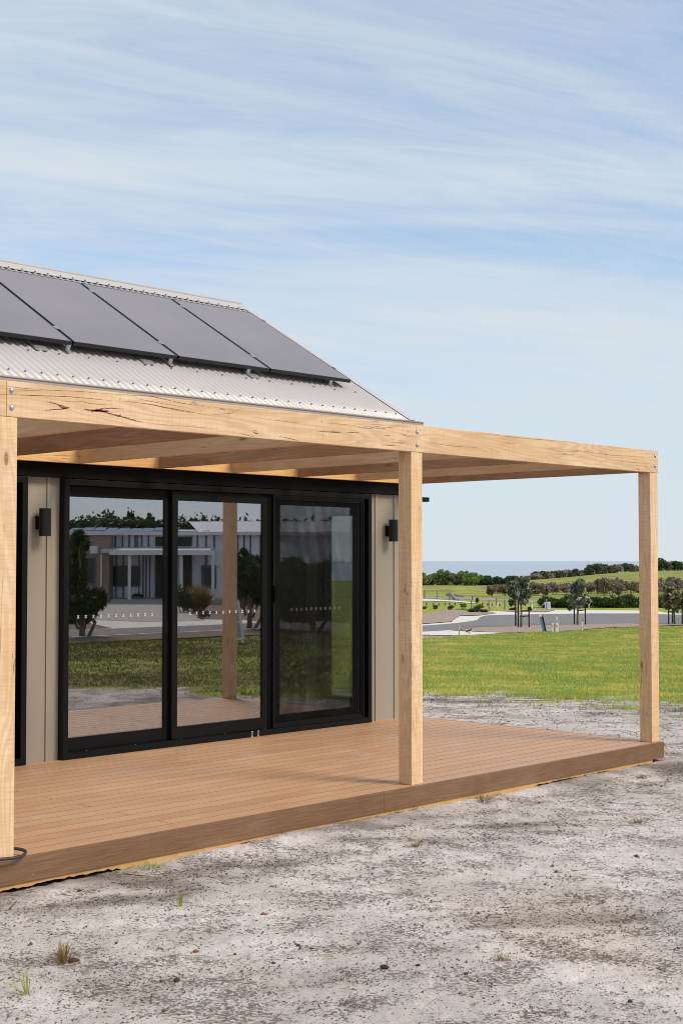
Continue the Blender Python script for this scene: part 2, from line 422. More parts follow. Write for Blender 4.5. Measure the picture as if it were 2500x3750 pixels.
M['oldpost'] = plain('grey_timber', (.26, .235, .21), .85, .15, var=.3, sc=8, bump=.4)
M['blue'] = plain('blue_board', (.10, .27, .42), .5, .4, var=.35, sc=5)
M['red'] = plain('red_patch', (.55, .05, .05), .5, .3)
M['signw'] = plain('pale_sign_board', (.62, .70, .76), .5, .3, var=.05)
M['ink'] = plain('sign_lettering', (.30, .38, .48), .6, .2)
M['pink'] = plain('pink_tape', (.70, .08, .25), .6, .3)

# sand and grass ground
def ground_mat():
    t = T('sand_and_turf'); p = t.obj()
    ga = t.n('ShaderNodeAttribute', attribute_name='turf').outputs['Fac']
    dirt = t.n('ShaderNodeAttribute', attribute_name='dirt').outputs['Fac']
    # sand
    q = t.map(p, (1, 1, .3))
    big = t.noise(q, .9, 5, .6, .4)
    mid = t.noise(q, 6.0, 6, .65, .3)
    qs = t.map(t.map(p, (1, 1, .3), rot=(0, 0, YAW)), (.78, 1.05, 1))
    fine = t.noise(qs, 62, 5, .75)
    vf = t.noise(qs, 130, 3, .7)
    c = t.mix(t.rng(mid, .3, .7), (.56, .51, .475), (.70, .65, .615))
    c = t.mix(t.math('MULTIPLY', t.rng(t.noise(t.map(p, loc=(5, 2, 0)), .45, 3), .55, .7), .45), c, (.62, .50, .40))
    dm = t.math('MULTIPLY', t.rng(big, .44, .58), t.rng(mid, .38, .54))
    c = t.mix(t.math('MULTIPLY', dm, .32), c, (.20, .16, .13))
    c = t.mix(t.math('MULTIPLY', dirt, .72), c, (.13, .10, .08))
    pt = t.noise(qs, 3.2, 5, .68)
    th = t.math('SUBTRACT', .635, t.math('MULTIPLY', t.rng(pt, .35, .65), .17)); sd_ = t.math('SUBTRACT', fine, th)
    c = t.mix(t.math('MULTIPLY', t.rng(sd_, 0, .04), .85), c, (.115, .088, .07))
    f2 = t.noise(qs, 17, 4, .65); th2 = t.math('SUBTRACT', .70, t.math('MULTIPLY', t.rng(pt, .40, .68), .15))
    c = t.mix(t.math('MULTIPLY', t.rng(t.math('SUBTRACT', f2, th2), 0, .03), .22), c, (.24, .185, .15))
    c = t.mix(t.math('MULTIPLY', t.rng(vf, .54, .63), .62), c, (.14, .11, .09))
    # turf
    g1 = t.noise(q, .35, 5, .6, .5); g2 = t.noise(q, 2.6, 5, .65); g3 = t.noise(q, 30, 3, .7)
    gr = t.mix(t.rng(g1, .38, .62), (.30, .32, .05), (.44, .40, .10))
    gr = t.mix(t.rng(g2, .42, .60, 0, .8), gr, (.17, .28, .05))
    gr = t.mix(t.math('MULTIPLY', t.rng(g3, .5, .7), .4), gr, (.09, .13, .02))
    sp_ = t.n('ShaderNodeSeparateXYZ', {0: p}).outputs
    far = t.math('MAXIMUM', t.rng(sp_[1], 48, 62), t.rng(sp_[1], 0, -4))
    ol = t.mix(t.rng(t.noise(t.map(p, (1, 1, .2), rot=(0, 0, .6)), .22, 6, .72), .46, .58), gr, (.17, .145, .07))
    gr = t.mix(t.math('MULTIPLY', far, .75), gr, ol)
    # turf breaks up along its edge
    e = t.math('ADD', ga, t.math('MULTIPLY', t.math('SUBTRACT', t.noise(q, 1.6, 6, .7), .5), 1.5))
    gm = t.rng(e, .44, .58)
    edge = t.rng(e, .30, .50)
    c = t.mix(t.math('MULTIPLY', edge, t.rng(fine, .40, .6, .0, .55)), c, (.16, .15, .05))
    col = t.mix(gm, c, gr)
    h = t.math('ADD', t.math('MULTIPLY', mid, 1.0), t.math('MULTIPLY', fine, .35))
    h = t.math('ADD', h, t.math('MULTIPLY', vf, .12))
    t.bsdf(col, .95, .12, 0, t.bump(h, .75, .02)); return t.m
M['ground'] = ground_mat()
def gravel(name, a, b, d, sc=28):
    t = T(name); p = t.obj()
    v = t.n('ShaderNodeTexVoronoi', {'Vector': p, 'Scale': sc}).outputs
    r = t.n('ShaderNodeSeparateColor', {0: v['Color']}).outputs[0]
    c = t.mix(r, a, b); c = t.mix(t.math('MULTIPLY', t.noise(p, 2.5, 5, .7), .7), c, d)
    c = t.mix(t.rng(t.noise(p, 7, 3, .7), .58, .66, 0, .6), c, [x*.4 for x in d])
    t.bsdf(c, .9, .15, 0, t.bump(v['Distance'], .8, .02)); return t.m
M['gravel'] = gravel('pinkish_gravel', (.44, .36, .31), (.26, .19, .155), (.36, .27, .22), 9)
M['mulch'] = gravel('garden_mulch', (.26, .20, .16), (.14, .10, .08), (.20, .15, .12), 14)
M['asphalt'] = plain('asphalt', (.20, .195, .195), .85, .2, var=.12, sc=.7, bump=.3, bsc=40)
M['concrete'] = plain('pale_concrete', (.66, .64, .60), .8, .2, var=.07, sc=.8)
M['concrete2'] = plain('grey_concrete_path', (.40, .38, .36), .85, .2, var=.12, sc=1.2)
M['trackm'] = plain('grey_track', (.30, .29, .28), .9, .15, var=.1, sc=.6)
def blademat():
    t = T('grass_blades'); p = t.obj(); g = t.geo(); ri = g.outputs['Random Per Island']
    q = t.map(p, (1, 1, .2)); sy = t.n('ShaderNodeSeparateXYZ', {0: p}).outputs[1]; g1 = t.noise(q, .35, 5, .6, .5); g2 = t.noise(q, 1.1, 7, .72, .4)
    c = t.mix(t.rng(g1, .38, .62), (.52, .54, .10), (.80, .68, .18))
    c = t.mix(t.rng(g2, .47, .54, 0, .9), c, (.33, .49, .13))
    c = t.mix(t.rng(ri, .72, 1.0, 0, .8, False), c, (.48, .42, .20))
    c = t.mix(t.math('MULTIPLY', ri, .30), c, (.12, .18, .03))
    c = t.mix(t.rng(sy, 1.5, -3.0, 0, .85), c, (.11, .105, .04))
    b = t.n('ShaderNodeBsdfPrincipled', {'Base Color': c, 'Roughness': .6, 'Specular IOR Level': .2}).outputs[0]
    tl = t.n('ShaderNodeBsdfTranslucent', {'Color': c}).outputs[0]
    t.t.links.new(t.n('ShaderNodeMixShader', {0: .3, 1: b, 2: tl}).outputs[0], t.o.inputs[0]); return t.m
M['blade'] = blademat()
def crumbmat():
    t = T('soil_crumbs'); ri = t.geo().outputs['Random Per Island']
    c = t.mix(ri, (.075, .056, .044), (.26, .21, .175)); c = t.mix(t.rng(ri, .985, .99), c, (.24, .10, .05))
    t.bsdf(c, .95, .1); return t.m
M['crumb'] = crumbmat()
M['twig'] = leafmat('dry_twigs', (.24, .16, .09), (.14, .09, .05), (.50, .40, .24), .05, .9, .1, 9)
M['stone'] = plain('dark_stone', (.055, .042, .036), .9, .15, var=.4, sc=30, bump=.8, bsc=90)
M['clodm'] = plain('brown_clod', (.10, .055, .035), .95, .1, var=.4, sc=30, bump=.8, bsc=90)
def seamat():
    t = T('sea_water'); p = t.obj()
    n = t.noise(t.map(p, (.02, .004, 1), rot=(0, 0, -AZ)), 1.0, 5, .6)
    c = t.mix(t.rng(n, .3, .7), (.30, .35, .44), (.38, .43, .50))
    t.bsdf(c, .30, .5, 0, t.bump(t.noise(p, .15, 4), .12, .3), IOR=1.33); return t.m
M['sea'] = seamat()
M['brick'] = None
def brickmat():
    t = T('pale_brick'); p = t.n('ShaderNodeTexCoord').outputs['Object']
    s = t.n('ShaderNodeSeparateXYZ', {0: p}).outputs
    q = t.n('ShaderNodeCombineXYZ', {0: t.math('ADD', s[0], s[1]), 1: s[2]}).outputs[0]
    b = t.n('ShaderNodeTexBrick', {'Vector': q, 'Color1': (.44, .33, .27, 1), 'Color2': (.38, .29, .24, 1), 'Mortar': (.30, .26, .23, 1), 'Scale': 1.0, 'Mortar Size': .012, 'Brick Width': .46, 'Row Height': .17}).outputs
    t.bsdf(b['Color'], .85, .2, 0, t.bump(b['Fac'], .3, .01)); return t.m
M['brick'] = brickmat()
M['nwhite'] = plain('white_cladding', (.84, .83, .86), .55, .3, var=.04, sc=1)
M['nbatten'] = plain('grey_joint', (.16, .16, .18), .7)
M['nroof'] = plain('lilac_grey_roof', (.50, .50, .60), .4, .45, var=.04, sc=1)
M['nglass'] = plain('dark_window', (.025, .026, .03), .12, .6, var=.2)
M['ndoor'] = plain('olive_door', (.055, .055, .035), .5, .3)
M['pot'] = plain('grey_planter', (.15, .18, .20), .6)

# ------------------------------------------------------------------ ground (one sheet to beyond the coast)
XB_Y = [-80, -30, -8, -3.7, -1.6, 1.8, 2.6, 3.9, 4.6, 5.3, 6.2, 9, 20, 40]
XB_X = [-20, -9, 0.8, 4.2, 4.6, 6.8, 7.0, 7.5, 7.4, 7.2, 6.6, 5.0, 4.5, 3.0]
def turf(x, y):
    d = x-np.interp(y, XB_Y, XB_X)
    d = d+(fbm(x*.7+3, y*.7, 4)-.46)*3.2-np.where(y > 1.0, .6, 0)
    w = np.where(y > 1.0, 5.0, 2.0)
    return np.clip(.5+d/w, 0, 1)
def dirtmap(x, y):
    """dark soil showing through the sand, streaked roughly across the plot"""
    u = x*.62+y*.78; v = -x*.78+y*.62
    a = fbm(u*.95+3, v*.45+9, 4); b = fbm(u*5, v*2.2, 3)
    return np.clip((a-.47)/.12, 0, 1)*np.clip((b-.30)/.25, 0, 1)
def ground():
    az = np.concatenate([np.arange(28, 64, .13), np.arange(64, 140, .6), np.arange(140, 388, 2.0)])
    r = [0.3, 1, 2, 3, 4, 4.6]
    while r[-1] < 24: r.append(r[-1]*1.0052)
    while r[-1] < 62: r.append(r[-1]*1.02)
    while r[-1] < 2500: r.append(r[-1]*1.035)
    r = np.array(r); A, Rr = np.meshgrid(np.radians(az), r)
    x = CX+Rr*np.sin(A); y = CY+Rr*np.cos(A)
    z = G0(x, y)
    tm = turf(x, y)
    near = np.clip((32-Rr)/8, 0, 1)*np.clip((np.degrees(A)-26)/3, 0, 1)
    d = (fbm(x*1.1, y*1.1, 3)-.45)*.05 + (fbm(x*6, y*6, 3)-.45)*.022+(fbm(x*22, y*22, 3)-.45)*.018
    pit = np.clip((vnoise(x*9+5, y*9)-.78)/.2, 0, 1)*-.014
    z = z+(d+pit)*near*(1-.5*tm) - .012 + .020*(.4+1.2*vnoise(x*1.7, y*0+3))*np.exp(-((y+.09)/.12)**2)*(x < 3.5)*(x > -9)+.02*np.exp(-((x-3.46)/.12)**2)*(y > -.2)*(y < 3)
    z = np.where((x > -8) & (x < 3.30) & (y > .02) & (y < 8), np.minimum(z, -.19), z)
    far = np.clip((Rr-100)/60, 0, 1)
    z = z+far*(fbm(x*.03, y*.03, 3)-.45)*.8*np.clip((400-Rr)/100, 0, 1)*.6
    V = np.stack([x, y, z], -1).reshape(-1, 3); nr, na = x.shape
    i = np.arange(nr-1)[:, None]*na; j = np.arange(na)[None, :]; j2 = (j+1) % na
    F = np.stack([i+j, i+na+j, i+na+j2, i+j2], -1).reshape(-1, 4)[:, ::-1]
    dm = dirtmap(x, y).ravel()
    o = npmesh('ground', V, F, M['ground'], smooth=True, attr={'turf': tm.ravel(), 'dirt': dm})
    tag(o, 'pale sandy soil turning to green turf around the house', 'ground', kind='structure')
ground()
sb = MB(); n = 96
sb.add([(0, 0, -12)]+[(90000*math.cos(2*PI*k/n), 90000*math.sin(2*PI*k/n), -12) for k in range(n)], [(0, 1+k, 1+(k+1) % n) for k in range(n)])
tag(sb.build('sea', M['sea'], org=(0, 0, -12), recalc=False), 'calm pale blue sea reaching the horizon', 'sea', kind='structure')

def sheet(name, pts, mat, dz, label, cat, pix=True, thick=0.0):
    """a paved or gravelled area laid on the land"""
    P = [at(*p) for p in pts] if pix else [Vector((x, y, 0)) for x, y in pts]
    bm = bmesh.new(); vs = [bm.verts.new((p.x, p.y, 0)) for p in P]; bm.faces.new(vs)
    bmesh.ops.triangulate(bm, faces=bm.faces[:])
    if not pix or True:
        for _ in range(3):
            lg = [e for e in bm.edges if e.calc_length() > 6]
            if lg: bmesh.ops.subdivide_edges(bm, edges=lg, cuts=1); bmesh.ops.triangulate(bm, faces=bm.faces[:])
    for v in bm.verts: v.co.z = G(v.co.x, v.co.y)+dz
    bmesh.ops.recalc_face_normals(bm, faces=bm.faces)
    if sum(f.normal.z for f in bm.faces) < 0: bmesh.ops.reverse_faces(bm, faces=bm.faces)
    me = bpy.data.meshes.new(name); bm.to_mesh(me); bm.free(); me.materials.append(mat)
    return tag(link(name, me), label, cat, kind='structure')
def smooth_pts(p, n=4):
    out = []
    for i in range(len(p)-1):
        p0 = p[max(i-1, 0)]; p1 = p[i]; p2 = p[i+1]; p3 = p[min(i+2, len(p)-1)]
        for k in range(n):
            t = k/n
            out.append(tuple(.5*((2*p1[j])+(-p0[j]+p2[j])*t+(2*p0[j]-5*p1[j]+4*p2[j]-p3[j])*t*t+(-p0[j]+3*p1[j]-3*p2[j]+p3[j])*t**3) for j in (0, 1)))
    return out+[p[-1]]
# road by the coast side
far = smooth_pts([z5(-500, 1010), z5(155, 978), z5(500, 952), z5(700, 926), z5(775, 910), z5(795, 888), z5(860, 866), z5(1000, 856), z5(1568, 845)]) + [z6(500, 838), z6(1050, 838), z6(1285, 847), z6(1568, 853), z6(2400, 880)]
near = [z6(2400, 975), z6(1568, 962), z6(1050, 957), z6(500, 968), z6(0, 975), z5(1200, 990), z5(800, 1000), z5(620, 1025), z5(480, 1030), z5(155, 1045), z5(-500, 1080)]
kerb = [z5(-500, 985), z5(155, 962), z5(480, 937), z5(500, 914), z5(575, 866), z5(700, 868), z5(800, 862), z5(980, 838), z5(900, 812), z5(1000, 811), z5(1200, 820), z5(1568, 824), z6(100, 800), z6(500, 801), z6(1050, 803), z6(1285, 814), z6(1400, 834), z6(1568, 838), z6(2400, 850)]
sheet('kerb', kerb + near, M['concrete'], .010, 'pale concrete kerb and crossing along the far side of the road', 'kerb')
sheet('road', far + near, M['asphalt'], .016, 'grey asphalt road curving past the lawn', 'road')
sheet('footpath', [z5(-300, 1058), z5(155, 1050), z5(450, 1034), z5(600, 1045), z5(1080, 1064), z5(700, 1094), z5(155, 1088), z5(-300, 1090)], M['concrete'], .022, 'pale concrete crossing on the near side of the road', 'footpath')
sheet('gravel_verge', [z5(560, 1036), z5(640, 1022), z5(800, 1000), z5(1200, 988), z6(0, 974), z6(500, 966), z6(1050, 955), z6(1568, 960), z6(2400, 970), z6(2400, 985), z6(1568, 972), z6(1050, 994), z6(700, 1004), z6(300, 1036), z6(0, 1052), z5(1200, 1062), z5(1080, 1064)], M['gravel'], .028, 'pinkish gravel strip between lawn and road', 'gravel')
sheet('gravel_bed', [z5(-300, 970), z5(155, 955), z5(480, 931), z5(495, 912), z5(575, 862), z5(800, 858), z5(1000, 834), z5(900, 814), z5(850, 800), z5(700, 808), z5(480, 790), z5(370, 798), z5(230, 835), z5(155, 845), z5(-300, 860)], M['gravel'], .018, 'pinkish gravel bed beyond the road at the left', 'gravel')
sheet('gravel_patch', [z5(-300, 1096), z5(155, 1092), z5(600, 1098), z5(500, 1112), z5(155, 1126), z5(-300, 1130)], M['gravel'], .014, 'narrow gravel patch at the lawn edge by the crossing', 'gravel')
sheet('gravel_island', [z5(1000, 808), z5(1568, 790), z6(40, 790), z6(110, 797), z5(1568, 820), z5(1200, 817)], M['gravel'], .020, 'thin gravel strip behind the far kerb', 'gravel')
sheet('coast_path', [z5(-200, 668), z5(155, 668), z5(450, 684), z5(640, 700), z5(760, 714), z5(740, 722), z5(450, 699), z5(155, 692), z5(-200, 690)], M['concrete'], .012, 'pale coast path behind the timber posts', 'path')
sheet('gravel_track', [z5(-200, 640), z5(155, 643), z5(500, 650), z5(900, 664), z5(1540, 694), z5(1540, 712), z5(900, 686), z5(500, 670), z5(155, 664), z5(-200, 662)], M['trackm'], .012, 'grey gravel track below the grassy bank', 'track')

# ------------------------------------------------------------------ foliage
_O = 'first second third fourth fifth sixth seventh eighth ninth tenth eleventh twelfth thirteenth fourteenth fifteenth sixteenth seventeenth eighteenth nineteenth'.split()
_T = {20: 'twent', 30: 'thirt', 40: 'fort'}
def ordinal(n):
    if n < 20: return _O[n-1]
    t = n//10*10; return _T[t]+'ieth' if n == t else _T[t]+'y-'+_O[n-t-1]
def ranks(xs):
    o = sorted(range(len(xs)), key=lambda i: xs[i]); r = [0]*len(xs)
    for k, i in enumerate(o): r[i] = k+1
    return r
def leaf_arrays(lobes, n, size, asp=1.8, shell=.55, up=0.0, rs=None):
    """n small leaf quads spread through the lobes' volume"""
    rs = rs or RNG; lobes = np.array(lobes, float)
    w = lobes[:, 3]*lobes[:, 4]*lobes[:, 5]; w = w**.75; w /= w.sum()
    k = rs.choice(len(lobes), n, p=w)
    d = rs.normal(size=(n, 3)); d /= np.linalg.norm(d, axis=1)[:, None]
    rr = (shell+(1-shell)*rs.random(n)**.6)*(1+.10*rs.normal(size=n))
    c = lobes[k, :3]+d*lobes[k, 3:]*rr[:, None]
    a = rs.normal(size=(n, 3)); a[:, 2] += up; a /= np.linalg.norm(a, axis=1)[:, None]
    b = np.cross(a, rs.normal(size=(n, 3))); b /= np.linalg.norm(b, axis=1)[:, None]
    s = size*(.6+.8*rs.random(n))[:, None]
    V = np.stack([c-a*s*asp/2, c+b*s*.5, c+a*s*asp/2, c-b*s*.5], 1).reshape(-1, 3)
    return V
def foliage(name, lobes, n, size, mat, parent, **k):
    V = leaf_arrays(lobes, n, size, **k); F = np.arange(len(V)).reshape(-1, 4)
    return npmesh(name, V, F, mat, parent, world_loc(parent) if parent else (0, 0, 0))
def lobes_in(c, r, n, rs, fl=.5):
    """n sub-lobes scattered inside an ellipsoid c, r"""
    out = []
    for _ in range(n):
        d = rs.normal(size=3); d /= np.linalg.norm(d); q = rs.random()**.5*.75
        f = fl*(.6+.6*rs.random())
        out.append((c[0]+d[0]*r[0]*q, c[1]+d[1]*r[1]*q, c[2]+d[2]*r[2]*q, r[0]*f, r[1]*f, r[2]*f))
    return out
def bush(name, p, w, h, mat, label, cat, group=None, n=900, leaf=.12, depth=None, trunk=False, tmat=None, seed=1, nl=9, lift=0.0, fl=.5):
    rs = np.random.default_rng(seed); p = Vector(p); d = depth or w
    e = empty(name, p, label, cat, group)
    lb = lobes_in((p.x, p.y, p.z+lift+(h-lift)*.52), (w*.5, d*.5, (h-lift)*.5), nl, rs, fl)
    foliage('crown', lb, n, leaf, mat, e, rs=rs)
    m = MB()
    for k in range(3 if not trunk else 4):
        a = rs.random()*2*PI; q = rs.random()*w*.25
        top = Vector((p.x+math.cos(a)*w*.28, p.y+math.sin(a)*w*.28, p.z+h*(.55+.3*rs.random())))
        b0 = Vector((p.x+math.cos(a)*q*.5, p.y+math.sin(a)*q*.5, p.z-.05))
        mid = (b0+top)/2+Vector((rs.normal()*w*.06, rs.normal()*w*.06, 0))
        r0 = max(.02, h*.022)
        m.tube([b0, mid, top], [r0, r0*.75, r0*.35], 5)
    m.build('trunk', tmat or M['bark'], e)
    return e
def pix_size(px, depth): return px/FPX*depth
def depth_of(p): return (Vector(p)-Vector((CX, CY, CZ))).dot(F_)

# green scrub behind the bank (left) : base depth ~175 m
def atd(px, dist, z): 
    d = F_+R_*((px-1250)/FPX); o = Vector((CX, CY, CZ))+d*dist; return Vector((o.x, o.y, z))
def ztop(py, dist): return CZ+(2059-py)/FPX*dist
ci = 0
scrub = [(150,505,400,0),(210,470,430,1),(255,450,388,0),(330,410,372,0),(385,470,358,0),(450,480,372,1),(300,500,425,2),(520,455,392,2),(575,480,378,0),(640,440,364,0),(700,470,384,0),(760,480,402,0),(820,470,425,3),(880,480,418,3),(940,480,425,3),(1000,490,440,3),(1050,500,445,2),(1110,500,442,3),(1170,480,425,3),(1230,480,418,2),(1290,460,430,3),(400,500,430,0),(560,500,440,2),(690,500,440,0),(860,500,455,3),(-40,500,380,0),(60,480,375,0)]
lab = {0: ('bright green scrub bush', 'l_green'), 1: ('brownish green scrub bush', 'l_brown'), 2: ('dark olive scrub bush', 'l_dark'), 3: ('deep green scrub bush', 'l_hedge')}
M['l_deep'] = leafmat('deep_green_leaves', (.04, .085, .02), (.055, .105, .03), (.025, .045, .015))
rk_ = ranks([a[0] for a in scrub])
for k, (x, yb, yt, kind) in enumerate(scrub):
    dist = 178+ (k*7 % 23)
    px, pyt = z5(x, yt); zt = ztop(pyt, dist); p = atd(px, dist, 0); zb = min(G(p.x, p.y), zt-1.6); p.z = zb
    lbl, mk = lab[kind]; mk = 'l_deep' if kind == 3 else mk
    w = pix_size((105+ (k*37 % 40))*.3189, dist)
    bush('scrub_bush', p, w*1.7, (zt-zb)*1.08, M[mk], lbl+' behind the grassy bank, '+ordinal(rk_[k])+' of the clump from the left', 'bush', 'scrub bushes behind the grassy bank', n=2600, leaf=.17, seed=100+k, nl=24, fl=.36)
# ridge trees along the crest of the hill (right)
ridge = [(1320,440),(1380,425),(1430,395),(1470,375),(1510,362),(1560,380)]
ridge = [z5(*a) for a in ridge] + [z6(*a) for a in [(30,392),(95,360),(140,358),(185,372),(240,350),(290,365),(325,350),(370,372),(410,352),(470,330),(520,290),(575,268),(620,280),(690,280),(720,300),(760,320),(800,290),(860,275),(910,272),(950,310),(1000,308),(1060,315),(1120,300),(1180,290),(1240,250),(1290,232),(1330,240),(1370,262),(1420,258),(1460,250),(1500,275),(1560,255),(1640,250),(1720,260)]]
rk_ = ranks([a[0] for a in ridge])
for k, (px, py) in enumerate(ridge):
    dist = 338+(k*11 % 20); zt = ztop(py, dist); p = atd(px, dist, 0); p.z = G(p.x, p.y)-.3
    w = pix_size(26+(k*13 % 14), dist)
    kind = ['l_dark', 'l_dark', 'l_grey', 'l_deep'][(k*5) % 4]
    lbl = {'l_dark': 'dark scrub tree', 'l_grey': 'grey-brown scrub tree', 'l_deep': 'green scrub tree'}[kind]+' on the hill crest, '+ordinal(rk_[k])+' from the left'
    bush('ridge_tree', p, w*1.7, max(1.2, zt-p.z)*1.04, M[kind], lbl, 'tree', 'scrub trees along the hill crest', n=1700, leaf=.24, seed=300+k, nl=16, fl=.40)
# mid shrubs with pale crooked trunks
shr = [z5(930, 560)+(0,), z5(1010, 550)+(0,), z5(1090, 560)+(0,), z5(1395, 490)+(1,), z5(1440, 560)+(0,), z5(1490, 610)+(1,), z5(1545, 600)+(1,)]
shr += [z6(*a)+(k,) for a, k in [((20, 560), 0), ((90, 548), 1), ((150, 575), 1), ((215, 525), 1), ((270, 540), 0), ((330, 560), 1), ((395, 560), 1), ((470, 515), 0), ((530, 520), 1), ((600, 425), 0), ((665, 435), 0), ((640, 500), 1), ((735, 450), 1), ((790, 435), 0), ((830, 500), 1), ((905, 465), 0), ((960, 470), 0), ((1020, 478), 1), ((1080, 470), 1), ((1180, 460), 1), ((1240, 450), 1), ((1310, 440), 0), ((1360, 460), 1), ((1430, 418), 0), ((1480, 440), 1), ((1540, 440), 0), ((1610, 450), 1), ((1690, 440), 0)]]
rk_ = ranks([a[0] for a in shr])
for k, (px, py, kd) in enumerate(shr):
    dist = 118+(k*9 % 17); zt = ztop(py, dist); p = atd(px, dist, 0); p.z = G(p.x, p.y)
    w = pix_size((95+(k*31 % 45))*.3189, dist)
    bush('coastal_shrub', p, w*1.75, max(1.0, zt-p.z)*1.04, M['l_brown' if kd == 0 else 'l_grey'], ('dark brown bushy shrub' if kd == 0 else 'grey thin-leaved shrub')+' in the thicket beyond the road, '+ordinal(rk_[k])+' from the left', 'shrub', 'coastal shrubs beyond the road', n=1900, leaf=.09, trunk=True, tmat=M['bark_pale'], seed=500+k, nl=26, fl=.30, lift=(zt-p.z)*.08)
# hedge: one long clipped-looking row
def hedge():
    rs = np.random.default_rng(5); lb = []
    pts = [z6(-10, 672)]
    e = None; base = at(*z6(600, 770))
    x = -560
    lbs = []
    while x < 2000:
        yb = 772 if x > 0 else 772+0*x
        top = 655+ 18*math.sin(x*.013)+14*rs.random()
        if x < -30: x += 30; continue
        p = at(*z6(x, yb-2)); d = depth_of(p)+1.0; p2 = atd(z6(x, 0)[0], d, 0); zb = G(p2.x, p2.y); zt = ztop(z6(x, top)[1], d)
        h = zt-zb; w = pix_size(34, d)
        for q in range(2):
            lbs.append((p2.x+rs.normal()*.4, p2.y+rs.normal()*.4, zb+h*(.38+.25*q), w*.9, w*.9, h*.42))
        x += 62
    e = empty('hedge', base, 'dense dark green hedge along the far side of the road', 'hedge')
    foliage('foliage', lbs, 26000, .075, M['l_hedge'], e, rs=rs)
hedge()
# small garden bushes and russet tufts beyond the road (left)
gb = [((290,785),85,36,'l_dark','low dark green bush in the gravel bed, left of the others'),((455,795),85,45,'l_dark','dark green bush in the gravel bed under the fallen logs'),((620,778),110,50,'l_green','green feathery bush left of the white-based post'),((800,790),120,55,'l_green','tall green feathery bush right of the white-based post'),((740,822),150,38,'l_deep','low spreading bush in front of the white-based post'),((850,826),90,34,'l_deep','low grey-green bush nearest the kerb corner'),((1160,756),105,80,'l_hedge','round dark bush behind the first staked tree'),((770,722),50,55,'l_dark','small dark spiky bush beside the black bollard'),((1180,800),70,30,'l_deep','tiny grey-green bush at the foot of the staked tree'),((1370,812),50,50,'l_deep','tiny grey-green bush against the right stake'),((1540,690),80,60,'l_dark','dark bush left of the white sign'),((170,785),60,30,'l_brown','low brown bush at the edge of the gravel bed')]
for k, ((x, y), w, h, mk, lbl) in enumerate(gb):
    p = at(*z5(x, y)); d = depth_of(p)
    bush('garden_bush', p, pix_size(w*.3189, d), pix_size(h*.3189, d)*1.1, M[mk], lbl, 'bush', n=700, leaf=.055, seed=700+k, nl=7)
def tuft(name, p, w, h, mat, label, cat, group=None, n=160, bw=.02, seed=0, lean=.5):
    rs = np.random.default_rng(seed); p = Vector(p)
    a = rs.random(n)*2*PI; q = rs.random(n)*w*.18; l = h*(.6+.5*rs.random(n)); sp = (rs.random(n))*w*lean
    b = np.stack([p.x+np.cos(a)*q, p.y+np.sin(a)*q, np.full(n, p.z-.01)], 1)
    t = np.stack([p.x+np.cos(a)*(q+sp), p.y+np.sin(a)*(q+sp), p.z+l*np.sqrt(np.clip(1-(sp/(w+.001))**2*.5, .2, 1))], 1)
    m = (b+t)/2; m[:, 2] += l*.12; s = np.stack([-np.sin(a), np.cos(a), np.zeros(n)], 1)*bw
    V = np.stack([b-s, b+s, m+s*.8, m-s*.8, t, t], 1)
    V = V[:, :5].reshape(-1, 3); i = np.arange(n)*5
    F = np.concatenate([np.stack([i, i+1, i+2], 1), np.stack([i, i+2, i+3], 1), np.stack([i+3, i+2, i+4], 1)])
    return tag(npmesh(name, V, F, mat, None, p), label, cat, group)
TP = [(270, 748), (335, 750), (405, 742), (520, 745), (455, 742), (835, 742), (945, 750), (890, 748), (1030, 755), (600, 752), (190, 745)]
TX = [a[0] for a in TP]
for k, (x, y) in enumerate(TP):
    p = at(*z5(x, y)); d = depth_of(p)
    tuft('grass_tuft', p, pix_size(28*.3189, d), pix_size(30*.3189, d), M['l_red'], 'russet grass tuft beyond the road, '+ordinal(ranks(TX)[k])+' from the left', 'grass tuft', 'russet grass tufts beyond the road', n=260, bw=.02, seed=k, lean=.35)

# ------------------------------------------------------------------ staked young trees
def young_tree(base, stakes, crown, mat, label, seed, bars, nleaf=1500, dens=1.0):
    rs = np.random.default_rng(seed)
    p = at(*base[0]); d = depth_of(p); e = empty('young_tree', p, label, 'tree', 'young staked trees by the road')
    def atz(px, py): q = Vector((CX, CY, CZ))+(F_+R_*((px-1250)/FPX)-U_*((py-1875)/FPX))*d; return q
    tp = atz(*base[1]); m = MB()
    mid = (p+tp)/2+Vector((.03, 0, 0))
    lb = []
    for (x, y, rx, ry) in crown:
        c = atz(*(x, y)); c += F_*rs.normal()*rx/FPX*d*.5
        lb.append((c.x, c.y, c.z, rx/FPX*d*1.08, rx/FPX*d*1.08, ry/FPX*d*1.08))
    m.tube([p-Vector((0, 0, .05)), mid, tp], [.05, .042, .03], 7)
    for l in lb: m.tube([mid+(tp-mid)*.4, Vector(l[:3])*.5+(mid+tp)*.25, Vector(l[:3])], [.028, .018, .008], 5)
    m.build('trunk', M['bark'], e)
    foliage('crown', lb, int(nleaf*dens), .15, mat, e, asp=1.9, shell=.05, rs=rs)
    tops = []
    for (x, y0, y1) in stakes:
        q = at(x, y1); dd = depth_of(q); tpz = ztop(y0, dd)
        MB().tube([q-Vector((0, 0, .1)), Vector((q.x, q.y, tpz))], .035, 6).build('stake', M['stake'], e)
        tops.append((q, dd))
    for (x0, y0, x1, y1) in bars:
        a = atz(x0, y0); b = atz(x1, y1)
        MB().obox((a+b)/2, (b-a)/2, (0, 0, .022), (.012, .012, 0)).build('cross_bar', M['stake'], e)
    return e
def c5(l): return [(*z5(x, y), rx*.3189, ry*.3189) for x, y, rx, ry in l]
def c6(l): return [(*z6(x, y), rx*.3189, ry*.3189) for x, y, rx, ry in l]
